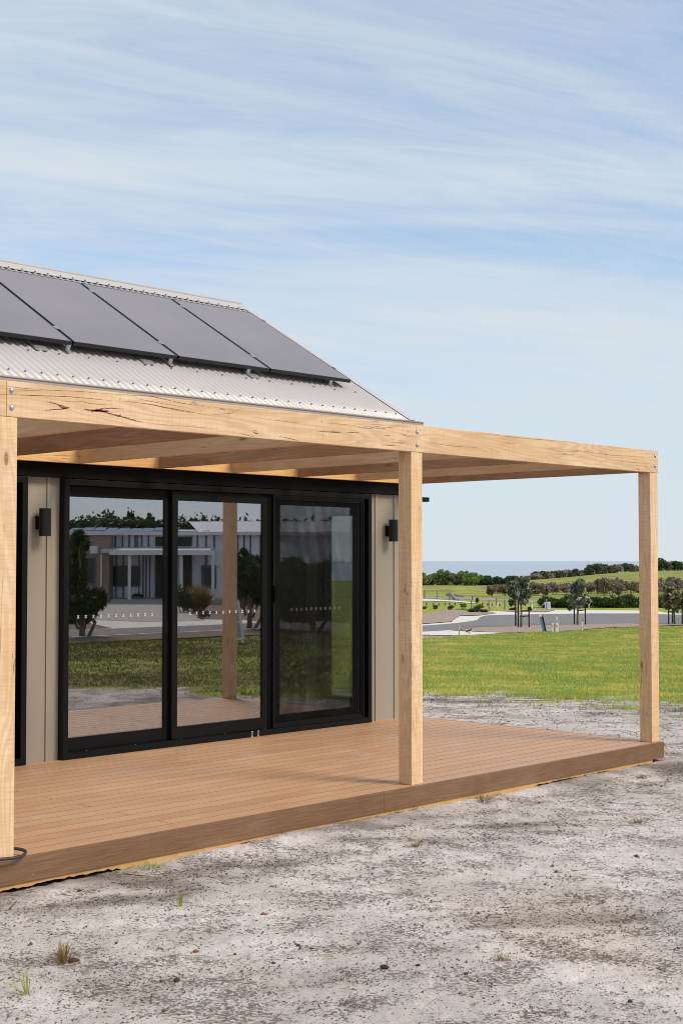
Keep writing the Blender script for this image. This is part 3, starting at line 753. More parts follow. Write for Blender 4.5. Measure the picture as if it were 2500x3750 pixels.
young_tree((z5(1275, 1000), z5(1272, 640)), [z5(1213, 0)[:1]+(z5(0, 680)[1], z5(0, 985)[1]), (z5(1242, 0)[0], z5(0, 690)[1], z5(0, 1000)[1]), (z5(1367, 0)[0], z5(0, 800)[1], z5(0, 1002)[1])],
    c5([(1180, 520, 48, 50), (1240, 500, 40, 40), (1300, 470, 42, 45), (1335, 480, 25, 40), (1160, 590, 36, 45), (1215, 610, 50, 55), (1290, 590, 50, 50), (1345, 600, 40, 55), (1300, 670, 40, 40), (1310, 700, 25, 26), (1215, 560, 40, 40)]), M['l_silver'],
    'silvery young tree with three dark stakes, nearest the bird', 11, [z5(1262, 872)+z5(1362, 864), z5(1270, 808)+z5(1375, 800), z5(1215, 828)+z5(1262, 832)])
young_tree((z6(352, 972), z6(355, 600)), [(z6(318, 0)[0], z6(0, 770)[1], z6(0, 968)[1]), (z6(445, 0)[0], z6(0, 760)[1], z6(0, 970)[1])],
    c6([(370, 500, 42, 45), (330, 540, 45, 40), (390, 560, 45, 40), (300, 570, 30, 25), (410, 480, 14, 30), (340, 660, 40, 35), (300, 700, 45, 30), (400, 690, 45, 40), (450, 660, 35, 30), (270, 770, 22, 18), (360, 730, 50, 30), (480, 700, 20, 22)]), M['l_silver'],
    'open-crowned silvery young tree in front of the hedge', 12, [z6(358, 806)+z6(445, 794)], dens=.8)
young_tree((z6(1467, 962), z6(1450, 700)), [(z6(1400, 0)[0], z6(0, 780)[1], z6(0, 966)[1]), (z6(1443, 0)[0], z6(0, 800)[1], z6(0, 954)[1]), (z6(1556, 0)[0], z6(0, 760)[1], z6(0, 964)[1])],
    c6([(1420, 590, 48, 40), (1460, 640, 52, 50), (1390, 660, 50, 50), (1440, 720, 50, 50), (1500, 640, 30, 50), (1400, 750, 45, 30), (1480, 780, 35, 30), (1365, 700, 25, 30), (1450, 570, 30, 25)]), M['l_gold'],
    'olive and gold young tree right of the end post', 13, [z6(1400, 815)+z6(1467, 818)])
young_tree((z6(1640, 962), z6(1640, 700)), [(z6(1600, 0)[0], z6(0, 780)[1], z6(0, 964)[1])],
    c6([(1610, 640, 45, 50), (1600, 720, 45, 50), (1660, 600, 50, 50), (1660, 700, 50, 50), (1570, 690, 22, 35)]), M['l_silver'], 'young staked tree cut by the right edge of the photo', 14, [])

# ------------------------------------------------------------------ posts, markers, sign, bird
def tpost(x, yb, yt, w, label, white=False):
    p = at(*z5(x, yb)); d = depth_of(p); h = pix_size((yb-yt)*.3189, d); r = pix_size(w*.3189, d)/2
    m = MB(); m.tube([p-Vector((0, 0, .1)), p+Vector((0, 0, h*.93)), p+Vector((0, 0, h))], [r, r, r*.7], 10, smooth=False)
    o = m.build('timber_post', M['oldpost'], org=p); return tag(o, label, 'post', 'grey timber posts beyond the road')
tpost(170, 662, 566, 18, 'weathered grey timber post touching the middle pergola post in view')
tpost(313, 672, 566, 17, 'weathered grey timber post by the pale coast path, second from the left')
tpost(453, 683, 582, 21, 'thicker grey timber post where the leaning log starts')
tpost(706, 780, 684, 20, 'grey timber post behind the feathery green bushes')
tpost(910, 803, 682, 20, 'grey timber post at the kerb corner')
tpost(1090, 790, 674, 20, 'rounded grey timber post left of the round dark bush')
tpost(992, 736, 650, 17, 'farther grey timber post behind the white peg')
def seg(name, a, b, r, mat, label, cat, n=9, rz=0.0):
    pa = at(*z5(*a[:2])); pb = at(*z5(*b[:2])); d = depth_of(pa)
    pa = pa+Vector((0, 0, a[2])); pb = pb+Vector((0, 0, b[2]))
    return tag(MB().tube([pa, (pa+pb)/2, pb], [r, r*.95, r*.85], n).build(name, mat, org=pa), label, cat)
pt = at(*z5(453, 683)); dd = depth_of(pt)
def log(x0, y0, x1, y1, d, r, label):
    o = Vector((CX, CY, CZ)); f = lambda x, y: o+(F_+R_*((z5(x, y)[0]-1250)/FPX)-U_*((z5(x, y)[1]-1875)/FPX))*d
    a = f(x0, y0); b = f(x1, y1)
    return tag(MB().tube([a, (a+b)/2+Vector((0, 0, .02)), b], [r*.9, r, r*.95], 9).build('log', M['oldpost'], org=a), label, 'log')
log(462, 604, 530, 692, dd, .13, 'grey log leaning from the timber post down to the ground')
log(532, 682, 650, 712, dd+.3, .16, 'thick grey log lying on the ground, nearest the leaning one')
log(630, 706, 745, 722, dd+1.0, .15, 'grey log lying on the ground, farther right of the pair')
log(415, 618, 622, 632, dd+9, .11, 'low horizontal timber rail on two stumps behind the track')
def marker(name, base, top, w, mats, label, cat, bands=()):
    p = at(*base); d = depth_of(p); q = Vector((CX, CY, CZ))+(F_+R_*((top[0]-1250)/FPX)-U_*((top[1]-1875)/FPX))*d
    e = empty(name, p, label, cat); r = pix_size(w, d)/2; ax = q-p
    MB().tube([p-Vector((0, 0, .05)), q], r, 8, smooth=False).build('shaft', mats[0], e)
    for (a, b, mt) in bands: MB().tube([p+ax*a, p+ax*b], r*1.08, 8, smooth=False).build('band', mt, e)
    return e
marker('marker_peg', z5(1005, 760), z5(1005, 708), 4.5, [M['white']], 'short white peg between two grey posts', 'peg')
marker('marker_peg', z5(1398, 780), z5(1398, 703), 4.5, [M['white']], 'white peg with a black band right of the first staked tree', 'peg', bands=[(.72, .80, M['black'])])
marker('marker_peg', z5(698, 780), z5(698, 727), 4, [M['white']], 'short white peg against the post among the bushes', 'peg')
marker('marker_peg', z5(567, 1094), z5(567, 982), 3.0, [M['oldpost']], 'thin stake with white top beside the bird on the crossing', 'stake', bands=[(.6, 1.0, M['white'])])
marker('marker_peg', z6(409, 1035), z6(409, 910), 4.2, [M['white']], 'white peg with black bands on the gravel in front of the second staked tree', 'peg', bands=[(.30, .36, M['black']), (.92, 1.0, M['black'])])
marker('marker_peg', z6(1498, 965), z6(1498, 870), 4.0, [M['white']], 'white peg among the stakes of the gold-tinged tree', 'peg')
marker('marker_peg', z6(1507, 967), z6(1505, 880), 3.0, [M['stake']], 'short black peg touching the white peg at the gold-tinged tree', 'peg')
marker('marker_peg', z6(486, 770), z6(476, 672), 3.5, [M['white']], 'slightly leaning white peg in front of the hedge', 'peg')
marker('marker_peg', z5(713, 685), z5(713, 618), 2.6, [M['stake']], 'thin black bollard with a pale cap near the fallen logs', 'bollard', bands=[(.88, 1.0, M['white'])])
# blue board post leaning
p = at(*z5(1540, 1053)); d = depth_of(p); q = Vector((CX, CY, CZ))+(F_+R_*((z5(1497, 862)[0]-1250)/FPX)-U_*((z5(1497, 862)[1]-1875)/FPX))*d
e = empty('leaning_board', p, 'leaning blue board standing on the gravel verge', 'board')
ax = (q-p); hw = pix_size(9.5*.5, d)
MB().obox((p+q)/2, ax/2, R_*hw, F_*.025).build('board', M['blue'], e)
MB().obox((p+q)/2+R_*(hw+.025), ax/2*1.02, R_*.022, F_*.045).build('edge_strip', M['black2'], e)
MB().obox(q, ax.normalized()*.05, R_*(hw+.005), F_*.03).build('cap', M['signw'], e)
# white pit marker panels
p = at(*z6(98, 1052)); d = depth_of(p); u = lambda n: n*.3189/FPX*d
e = empty('service_marker', p, 'pair of white panels with a grey gap and red marks on the gravel verge', 'marker')
for sx, w0 in ((-22, 15), (22, 17)):
    c = p+R_*u(sx)+Vector((0, 0, u(52))); MB().obox(c, R_*u(w0), F_*.02, Vector((0, 0, u(54)))+R_*u(2)).build('panel', M['white'], e)
MB().obox(p+R_*u(-6)+Vector((0, 0, u(52)))-F_*.005, R_*u(5), F_*.03, (0, 0, u(50))).build('upright', M['oldpost'], e)
MB().obox(p+R_*u(-35)+Vector((0, 0, u(72)))-F_*.03, R_*u(4), F_*.006, (0, 0, u(12))).build('mark', M['red'], e)
MB().obox(p+R_*u(18)+Vector((0, 0, u(74)))-F_*.03, R_*u(5), F_*.006, (0, 0, u(12))).build('mark', M['red'], e)
p2 = at(*z6(132, 1046)); e = empty('marker_flag', p2, 'narrow leaning white and pale red flag board behind the white panels', 'marker')
MB().obox(p2+Vector((0, 0, u(85)))+R_*u(-8), R_*u(8), F_*.015, Vector((0, 0, u(88)))-R_*u(7)).build('board', M['white'], e)
for a in (110, 135): MB().obox(p2+Vector((0, 0, u(a)))+R_*u(-12)-F_*.018, R_*u(7), F_*.004, Vector((0, 0, u(7)))).build('stripe', plain('faded_red', (.55, .30, .28), .6), e)
# estate sign
p = at(*z6(20, 790)); d = depth_of(p); u = lambda n: n*.3189/FPX*d
e = empty('sign_board', p, 'tilted pale sign board with lines of writing beside the hedge', 'sign')
upv = (Vector((0, 0, 1))-R_*.09).normalized(); rt = (R_+Vector((0, 0, .09))).normalized()
c = p+Vector((0, 0, u(46)))+R_*u(-8)
MB().obox(c, rt*u(33), F_*.015, upv*u(40)).build('board', M['signw'], e)
MB().tube([p+R_*u(-20)-Vector((0, 0, .1)), p+R_*u(-22)+Vector((0, 0, u(120)))], .035, 6).build('post', M['oldpost'], e)
t = MB()
for r, (a, b, hh) in enumerate([(-14, 16, 7), (-24, 22, 4), (-24, 20, 3), (-24, 10, 3), (-24, 18, 3), (-24, -6, 3)]):
    zc_ = 24-r*11; x = a
    while x < b:
        wl = 3+ (r*7+x*3) % 5; t.obox(c-F_*.018+rt*u(x+wl/2)+upv*u(zc_), rt*u(wl*.5), F_*.002, upv*u(hh*.5)); x += wl+2
t.build('lettering', M['ink'], e)
log(1490, 772, 1568, 700, depth_of(p)+1, .045, 'thin weathered plank leaning beside the pale sign board')

# plover standing on the crossing
def bird():
    p = at(*z5(684, 1090)); k = .30/.30
    e = None
    m = MB(); fwd = (R_*1.0+F_*.15).normalized(); s = .22
    def P(a, z): return p+fwd*(a*s)+Vector((0, 0, z*s))
    m.tube([P(-.75, .62), P(-.5, .66), P(-.25, .72), P(0, .78), P(.18, .86), P(.30, 1.0), P(.36, 1.10), P(.44, 1.14), P(.50, 1.13)], [.012, .030, .058, .066, .052, .034, .036, .032, .010], 10)
    m.tube([P(.48, 1.13), P(.62, 1.09)], [.009, .003], 6, m=1)
    for q in (-.018, .018):
        sd = F_*q
        m.tube([P(.02, .62)+sd, P(.0, .34)+sd, P(.03, .02)+sd], [.014, .008, .007], 6, m=1)
        for a in (-.07, 0, .07): m.tube([P(.03, .02)+sd, P(.13, .0)+sd+F_*a*.4], [.006, .003], 5, m=1)
    t = T('plover_plumage'); o = t.geo().outputs['Normal']; z = t.n('ShaderNodeSeparateXYZ', {0: o}).outputs[2]
    c = t.mix(t.rng(z, -.15, .1), (.7, .7, .68), (.05, .04, .035)); t.bsdf(c, .8, .2)
    o = m.build('plover', [t.m, M['stake']], org=p)
    tag(o, 'small black and white bird standing on the pale crossing', 'bird')
bird()
for k, (x, y, r) in enumerate([(595, 1027, 14), (625, 1024, 12), (170, 1082, 12), (208, 1083, 12)]):
    p = at(*z5(x, y)); d = depth_of(p); u = r*.3189/FPX*d
    bm = bmesh.new(); bmesh.ops.create_icosphere(bm, subdivisions=2, radius=1)
    for v in bm.verts:
        n = .75+.5*vnoise(np.array(v.co.x*2+k*7+9), np.array(v.co.y*2+v.co.z+9)); v.co = Vector((v.co.x*u*1.8*n, v.co.y*u*1.2*n, v.co.z*u*.55*n))
    me = bpy.data.meshes.new('rock'); bm.to_mesh(me); bm.free(); me.materials.append(M['stone'])
    tag(link('rock', me, None, p+Vector((0, 0, u*.25))), ['dark rock at the tip of the crossing', 'second dark rock right of the tip of the crossing', 'dark rock on the gravel patch, left one', 'dark rock on the gravel patch, right one'][k], 'rock')

# crest fence and lower fence on the hill
def fence(xs, name, label, hh, dist_of, cat='fence', h_px=34):
    pts = []
    for (px, py) in xs:
        dist = dist_of; p = atd(px, dist, 0); p.z = G(p.x, p.y)-.1; pts.append((p, ztop(py, dist)))
    e = empty(name, pts[0][0], label, cat)
    for p, zt in pts: MB().tube([p, Vector((p.x, p.y, zt))], .09, 6).build('post', M['oldpost'], e)
    for fr in (.55, .92):
        MB().tube([Vector((p.x, p.y, p.z+(zt-p.z)*fr)) for p, zt in pts], .006, 4).build('wire', M['galv'], e)
fence([z5(1375, 445), z5(1490, 445), z6(70, 418), z6(220, 402), z6(383, 392), z6(543, 374), z6(690, 360), z6(860, 345), z6(1017, 335), z6(1170, 335), z6(1327, 335), z6(1485, 340), z6(1640, 340)], 'wire_fence', 'thin wire fence with grey posts along the hill crest', 1.2, 322)

# ------------------------------------------------------------------ street on the other side of the lot (seen reflected in the glass)
sheet('street', [(-60, -14.35), (14, -14.35), (20, -14.1), (34, -12.6), (48, -10), (48, -13), (34, -15.3), (20, -16.5), (14, -16.7), (-60, -16.7)], M['asphalt'], .030, 'asphalt street in front of the white house', 'street', pix=False)
sheet('street_kerb', [(-60, -14.15), (14, -14.15), (20, -13.9), (34, -12.4), (48, -9.8), (48, -13.2), (34, -15.5), (20, -16.7), (14, -16.9), (-60, -16.9)], M['concrete'], .024, 'pale kerbs on both sides of the street by the white house', 'kerb', pix=False)
sheet('street_verge', [(-60, -12.1), (14, -12.3), (24, -11.4), (48, -7.5), (48, -9.9), (34, -12.6), (20, -14.0), (14, -14.3), (-60, -14.3)], M['mulch'], .016, 'mulched verge between the lot and the street', 'verge', pix=False)
sheet('garden_bed', [(-60, -16.8), (14, -16.8), (20, -16.6), (34, -15.4), (48, -13), (60, -22), (42, -38), (28, -60), (-20, -62)], M['mulch'], .012, 'mulched front garden of the white house', 'garden', pix=False)
sheet('driveway', [(14.3, -16.75), (23.5, -16.2), (20.0, -18.9), (17.6, -22.6), (15.6, -19.6)], M['concrete'], .020, 'pale concrete crossing from the street to the garden path', 'driveway', pix=False)
sheet('garden_path', [(17.3, -19.4), (19.0, -18.8), (30.0, -34.0), (28.0, -37.2), (26.3, -36.0), (16.9, -22.4)], M['concrete2'], .026, 'grey garden path leading to the white house', 'path', pix=False)

def neighbour():
    uu = Vector((math.cos(YAW), math.sin(YAW), 0)); ww = Vector((-math.sin(YAW), math.cos(YAW), 0))   # along the facade; towards the street
    d = 60.0; yg = 2.9
    o = Vector((CX, 2*yg-CY, 0)); Fm = Vector((F_.x, -F_.y, 0)); Rm = Vector((R_.x, -R_.y, 0))
    O = o+Fm*d; O.z = 0
    k = d/FPX
    X = lambda px: (px-1250)*k
    Z = lambda py: CZ+(2059-py)*k
    g = -.17
    e = empty('neighbour_house', O+ww*2+Vector((0, 0, g)), 'white clad house with a pale brick wing and lean-to veranda, across the street', 'house')
    def B(mb, x0, x1, w0, w1, z0, z1, m=0):
        if w1 > .5:
            q = 1-w1/60; x0 *= q; x1 *= q; z1 = CZ+(z1-CZ)*q; z0 = CZ+(z0-CZ)*q if z0 > .3 else z0
        mb.obox(O+uu*((x0+x1)/2)+ww*((w0+w1)/2)+Vector((0, 0, (z0+z1)/2)), uu*((x1-x0)/2), ww*((w1-w0)/2), (0, 0, (z1-z0)/2), m); return mb
    n1 = lambda x, y: (250+.236*x, 1800+.236*y)
    n2 = lambda x, y: (640+.2466*x, 1820+.2466*y)
    xl = X(n1(650, 0)[0]); zt = Z(n1(0, 690)[1]); xr = X(1320)
    B(MB(), xl+.01, xr, -8, 0, g, zt).build('wall', M['nwhite'], e)
    B(MB(), X(235), xl, -8, 1.1, g, Z(n1(0, 690)[1])).build('brick_wall', M['brick'], e)
    m = MB(); B(m, X(232), xr+.2, .0, .35, zt-.02, zt+.13); B(m, X(232), xl+.15, .36, 1.3, zt-.01, zt+.12); m.build('gutter', M['white'], e)
    # low roof with a row of tilted solar panels along its front
    m = MB(); m.prism([(-8.3, zt+.1), (.3, zt+.10), (.3, zt+.17), (-8.3, zt+.42)], O+uu*X(235), ww, Vector((0, 0, 1)), uu*(X(700)-X(235))); m.build('roof', M['nroof'], e)
    for i in range(9):
        x0 = X(256+i*44); c = O+uu*(x0+.24)+ww*(-.5)+Vector((0, 0, zt+.235+.02*math.sin(i)))
        MB().obox(c, uu*.235, (ww*.5-Vector((0, 0, .075))), Vector((0, 0, .02))+ww*.008).build('roof_panel', M['nglass'], e)
    # higher gabled roof behind, at the right
    z1 = Z(n2(0, 610)[1]); z2 = Z(n2(0, 450)[1])
    m = MB(); x0 = X(660); x1 = X(1330)
    P = lambda x, w, z: O+uu*x+ww*w+Vector((0, 0, z))
    xa = X(n2(390, 0)[0]); xb = X(n2(110, 0)[0])
    m.add([P(xa, -.6, z1), P(x1, -.6, z1), P(x1, -5, z2+.35), P(xb-.3, -5, z2+.35), P(xa, -9.4, z1), P(x1, -9.4, z1)], [(0, 1, 2, 3), (3, 2, 5, 4), (0, 3, 4), (0, 4, 5, 1), (1, 5, 2)])
    m.build('upper_roof', M['nroof'], e)
    m = MB(); m.tube([P(X(n2(435, 0)[0]), -2.2, z1), P(X(n2(435, 0)[0]), -2.2, Z(n2(0, 490)[1]))], .02, 5)
    for yy in (495, 528): m.tube([P(X(n2(325, 0)[0]), -2.2, Z(n2(0, yy)[1])), P(X(n2(437, 0)[0]), -2.2, Z(n2(0, yy)[1]))], .012, 4)
    m.build('aerial', M['galv'], e)
    # dark cover strips
    m = MB()
    for x in (750, 860, 965, 1060, 1095, 1160, 1265): B(m, X(n1(x, 0)[0])-.035, X(n1(x, 0)[0])+.035, 0, .03, Z(n1(0, 900)[1]), zt)
    for x in (765, 880, 1120, 1185, 1230, 1285): B(m, X(n1(x, 0)[0])-.03, X(n1(x, 0)[0])+.03, 0, .03, g, Z(n1(0, 940)[1]))
    for x in (330, 460, 580): B(m, X(n2(x, 0)[0])-.035, X(n2(x, 0)[0])+.035, 0, .03, Z(n2(0, 770)[1]), zt)
    for x in (885, 930, 1025, 1120, 1270): B(m, X(n2(x, 0)[0])-.035, X(n2(x, 0)[0])+.035, 0, .03, g, zt)
    for x in (452, 478): B(m, X(n2(x, 0)[0])-.02, X(n2(x, 0)[0])+.02, 0, .03, g, Z(n2(0, 860)[1]))
    m.build('joint_strips', M['nbatten'], e)
    m = MB(); B(m, X(574), X(701), .04, .08, Z(n2(0, 745)[1]), Z(n2(0, 612)[1])); m.build('slatted_screen', M['ndoor'], e)
    # veranda
    zf = Z(n1(0, 985)[1]); zb = Z(n1(0, 880)[1]); xv0 = X(n1(655, 0)[0]); xv1 = X(785)
    m = MB(); m.prism([(.1, zb), (.1, zb-.1), (2.2, zf+.02), (2.2, zf+.14)], O+uu*(xv0), ww, Vector((0, 0, 1)), uu*(xv1-xv0)); m.build('veranda_roof', M['nroof'], e)
    B(MB(), xv0, xv1, 2.2, 2.3, zf-.05, zf+.16).build('veranda_gutter', M['white'], e)
    for px in (480, 663, 780):
        B(MB(), X(px)-.075, X(px)+.045, 2.0, 2.12, g, zf-.04).build('veranda_post', M['white'], e)
    B(MB(), X(410), X(1200), .12, 2.4, g-.05, g+.10).build('veranda_floor', M['concrete2'], e)
    # openings
    def opening(name, x0, x1, y0, y1, mat, w=0.0, fr=.05):
        zA, zB = Z(y1), Z(y0); m = MB()
        B(m, X(x0), X(x1), w+.03, w+.05, zA, zB); a = m.build(name, mat, e)
        m = MB(); f = fr
        B(m, X(x0)-f, X(x0), w+.01, w+.09, zA-f, zB+f); B(m, X(x1), X(x1)+f, w+.01, w+.09, zA-f, zB+f)
        B(m, X(x0), X(x1), w+.01, w+.09, zA-f, zA); B(m, X(x0), X(x1), w+.01, w+.09, zB, zB+f)
        m.build('frame', M['nbatten'], a)
    opening('window', 407, 472, 2080, 2147, M['nglass']); opening('window', 486, 516, 2080, 2148, M['nglass'])
    opening('window', 325, 349, 2050, 2140, M['nglass'], 1.1)
    opening('window', n2(435, 0)[0], n2(575, 0)[0], n2(0, 1070)[1], n2(0, 1330)[1], M['nglass'], fr=.12)
    opening('door', 576, 600, 2036, 2199, M['ndoor']); opening('door', 671, 698, 2036, 2196, M['ndoor'])
    B(MB(), X(333), X(358), 1.1, 1.5, Z(2031), Z(2004)).build('meter_box', M['white'], e)
    B(MB(), X(372), X(378), 1.1, 1.2, g, Z(2035)).build('downpipe', M['white'], e)
    return O, uu, ww, X, Z, g, n1, n2
O, uu, ww, nX, nZ, ng, n1, n2 = neighbour()
# pots on the veranda
def pot(x0, x1, y0, y1, label, seed, w=1.2):
    c = O+uu*((nX(x0)+nX(x1))/2)+ww*w+Vector((0, 0, ng+.10)); r = (nX(x1)-nX(x0))/2; h = nZ(y0)-nZ(y1)
    e = empty('planter', c, label, 'planter')
    m = MB(); m.tube([c, c+Vector((0, 0, h*.3)), c+Vector((0, 0, h))], [r*.75, r*.9, r], 12); m.build('pot', M['pot'], e)
    foliage('foliage', [(c.x, c.y, c.z+h*1.15, r*.9, r*.9, h*.45)], 260, .07, M['l_night'], e)
pot(505, 543, 2183, 2197, 'grey planter with a small shrub on the veranda across the street', 1)
pot(720, 785, 2176, 2194, 'wide low dark planter on the veranda across the street', 2, 1.5)
def mirror_at(px, py, z=-.17, dist=None):
    d = F_+R_*((px-1250)/FPX)-U_*((py-1875)/FPX); d.y *= -1; o = Vector((CX, 5.8-CY, CZ))
    return o+d*(dist if dist is not None else (z-CZ)/d.z)
p = mirror_at(*n2(340, 1700)); tuft('grass_clump', p, .95, .95, M['l_straw'], 'large golden grass clump in the mulched garden across the street', 'grass clump', n=700, bw=.02, seed=5, lean=.9)
p = mirror_at(*n2(980, 1640)); tuft('grass_clump', p, .8, .8, M['l_straw'], 'smaller golden grass clump beside the leafy street tree', 'grass clump', n=500, bw=.02, seed=6, lean=.9)
p = mirror_at(*n2(90, 1720)); bush('garden_shrub', p, 1.0, .95, M['l_night'], 'round dark shrub in the mulched garden across the street', 'shrub', n=900, leaf=.06, seed=41)
p = mirror_at(*n2(400, 1820)); bush('garden_shrub', p, .5, .35, M['l_night'], 'tiny green plant in the mulch in front of the golden grass', 'shrub', n=250, leaf=.04, seed=42)
# street trees
def street_tree(base_px, crown, label, seed, n, f):
    rs = np.random.default_rng(seed); p = mirror_at(*base_px); o = Vector((CX, 5.8-CY, CZ)); Fm = Vector((F_.x, -F_.y, F_.z)); d = (p-o).dot(Fm)
    e = empty('street_tree', p, label, 'tree'); lb = []
    for x, y, rx, ry in crown:
        q = mirror_at(*f(x, y), dist=d+rs.normal()*.25); s = .236/FPX*d
        lb.append((q.x, q.y, q.z, rx*s, rx*s, ry*s))
    m = MB(); top = Vector(lb[0][:3])
    m.tube([p-Vector((0, 0, .1)), p+(top-p)*.35+Vector((.03, .02, 0)), p+(top-p)*.6, top], [.075, .06, .045, .02], 8)
    m.tube([p+Vector((.08, .05, -.1)), p+(top-p)*.2+Vector((.25, .2, 0)), Vector(lb[-1][:3])], [.05, .045, .02], 7)
    for l in lb[1:]: m.tube([p+(Vector(l[:3])-p)*.35, Vector(l[:3])], [.035, .01], 5)
    m.build('trunk', M['bark'], e)
    foliage('crown', lb, n, .06, M['l_night'], e, asp=3.2, shell=.25, rs=rs)
street_tree(n1(240, 2260), [(150, 1150, 150, 300), (150, 850, 130, 180), (190, 720, 80, 130), (230, 800, 110, 120), (60, 1300, 120, 300), (190, 1350, 110, 230), (130, 1500, 150, 160), (100, 1700, 170, 200), (300, 1720, 200, 170), (460, 1680, 140, 160), (520, 1620, 90, 90), (330, 1900, 120, 90), (60, 1900, 120, 140), (-80, 1300, 150, 500)], 'leafy street tree with a forked trunk by the kerb, in front of the brick wing', 21, 19000, n1)
street_tree(n2(1090, 1960), [(1080, 1150, 200, 200), (880, 900, 80, 80), (860, 800, 40, 60), (1010, 850, 50, 90), (1100, 950, 120, 90), (950, 1000, 140, 140), (1230, 1050, 140, 170), (900, 1200, 90, 130), (1150, 1320, 190, 150), (950, 1380, 130, 110), (1250, 1480, 120, 120), (1350, 1200, 160, 250)], 'broad dark street tree right of the white folding board', 22, 15000, n2)
street_tree((1150, 2312), [(z, y, 190, 200) for z, y in []] or [(3800, 1450, 330, 300), (3500, 1300, 260, 260), (4100, 1350, 300, 280), (3350, 1500, 220, 260), (3700, 1750, 380, 260), (4200, 1700, 330, 300), (3450, 1800, 260, 220), (4500, 1500, 300, 330)], 'dense dark tree by the kerb, reflected in the pane behind the fly screen', 23, 26000, n1)
# wooded hill beyond the white house
hillx = [(60, 520, 90), (170, 470, 95), (270, 440, 85), (370, 420, 90), (470, 370, 90), (540, 315, 80), (600, 350, 75), (690, 340, 60), (760, 390, 85), (850, 430, 90), (950, 435, 90), (1050, 335, 55), (1110, 340, 50), (1170, 385, 75), (1290, 350, 45), (1330, 430, 90), (1430, 440, 90)]
allh = [n1(a, b)+(c,) for a, b, c in hillx]+[n2(a, b)+(c,) for a, b, c in [(110, 330, 55), (180, 370, 90), (280, 390, 90), (380, 385, 100), (500, 410, 100), (640, 440, 100), (780, 440, 100), (900, 445, 100), (1050, 435, 100), (1180, 430, 110), (1350, 420, 110), (1500, 400, 120)]]
for k, (px, py, w) in enumerate(allh):
    dist = 120+(k*7 % 15); top = mirror_at(px, py, dist=dist); p = Vector((top.x, top.y, -.3)); wd = w*.236/FPX*dist
    lbl = 'dark tree rising behind the white house, '+ordinal(k+1)+' from the left'
    bush('hill_tree', p, wd*6.5, top.z+.3, M['l_night'], lbl, 'tree', 'trees on the wooded rise behind the white house', n=2600, leaf=.22, seed=900+k, nl=16)
_e = mirror_at(400, 1990, dist=112); _e.z = -.2
_rs = np.random.default_rng(77); _lb = []
for _x in range(200, 1420, 14):
    _q = mirror_at(_x, 1912+_rs.normal()*8, dist=112); _h = _q.z+.2
    _lb.append((_q.x, _q.y, -.2+_h*.62, 1.5, 1.5, _h*.40))
_w = foliage('wood', _lb, 30000, .24, M['l_night'], None, rs=_rs)
tag(_w, 'dark mass of scrub filling the rise behind the white house', 'wood', kind='stuff')
# folding board standing on the lawn
def folding_board():
    p = mirror_at(*n2(905, 2170)); o = Vector((CX, 5.8-CY, CZ)); Fm = Vector((F_.x, -F_.y, F_.z)); Rm = Vector((R_.x, -R_.y, 0)); d = (p-o).dot(Fm); k = .2466/FPX*d
    e = empty('folding_board', p, 'white folding board with two blank grey panels standing on the grass', 'board')
    Q = lambda x, y, dd=0: o+(Fm+Rm*((n2(x, y)[0]-1250)/FPX)-U_.xyz*((n2(x, y)[1]-1875)/FPX)*1.0)*(d+dd)
    def Q(x, y, dd=0):
        a = n2(x, y); v = F_+R_*((a[0]-1250)/FPX)-U_*((a[1]-1875)/FPX); v.y *= -1; return o+v*(d+dd)
    def bar(a, b, w=.02): 
        A = Q(*a); B_ = Q(*b); v = (B_-A)/2; s = v.normalized().cross(Vector(Fm)).normalized()*w
        return ((A+B_)/2, v, s, Vector(Fm).normalized()*.018)
    m = MB()
    for a, b, w in (((800, 1560), (925, 1545), .022), ((925, 1540), (1000, 2110), .026), ((815, 1560), (850, 2090), .022), ((838, 1870), (960, 1855), .018), ((862, 2110), (1000, 2105), .025)):
        m.obox(*bar(a, b, w))
    m.build('frame', M['white'], e)
    for q in (((815, 1570), (915, 1560), (945, 1850), (838, 1862)), ((845, 1875), (955, 1868), (985, 2095), (868, 2100))):
        vs = [Q(*a, .02) for a in q]; vs2 = [v+Vector(Fm)*.012 for v in vs]
        MB().add(vs+vs2, [(0, 1, 2, 3), (7, 6, 5, 4), (0, 4, 5, 1), (1, 5, 6, 2), (2, 6, 7, 3), (3, 7, 4, 0)]).build('panel', plain('grey_panel', (.45, .47, .49), .5), e)
    for a, b in (((985, 2080), (1010, 2235)), ((830, 2040), (862, 2260)), ((795, 1560), (825, 2060))): MB().obox(*bar(a, b, .022)).build('leg', M['white'], e)
folding_board()

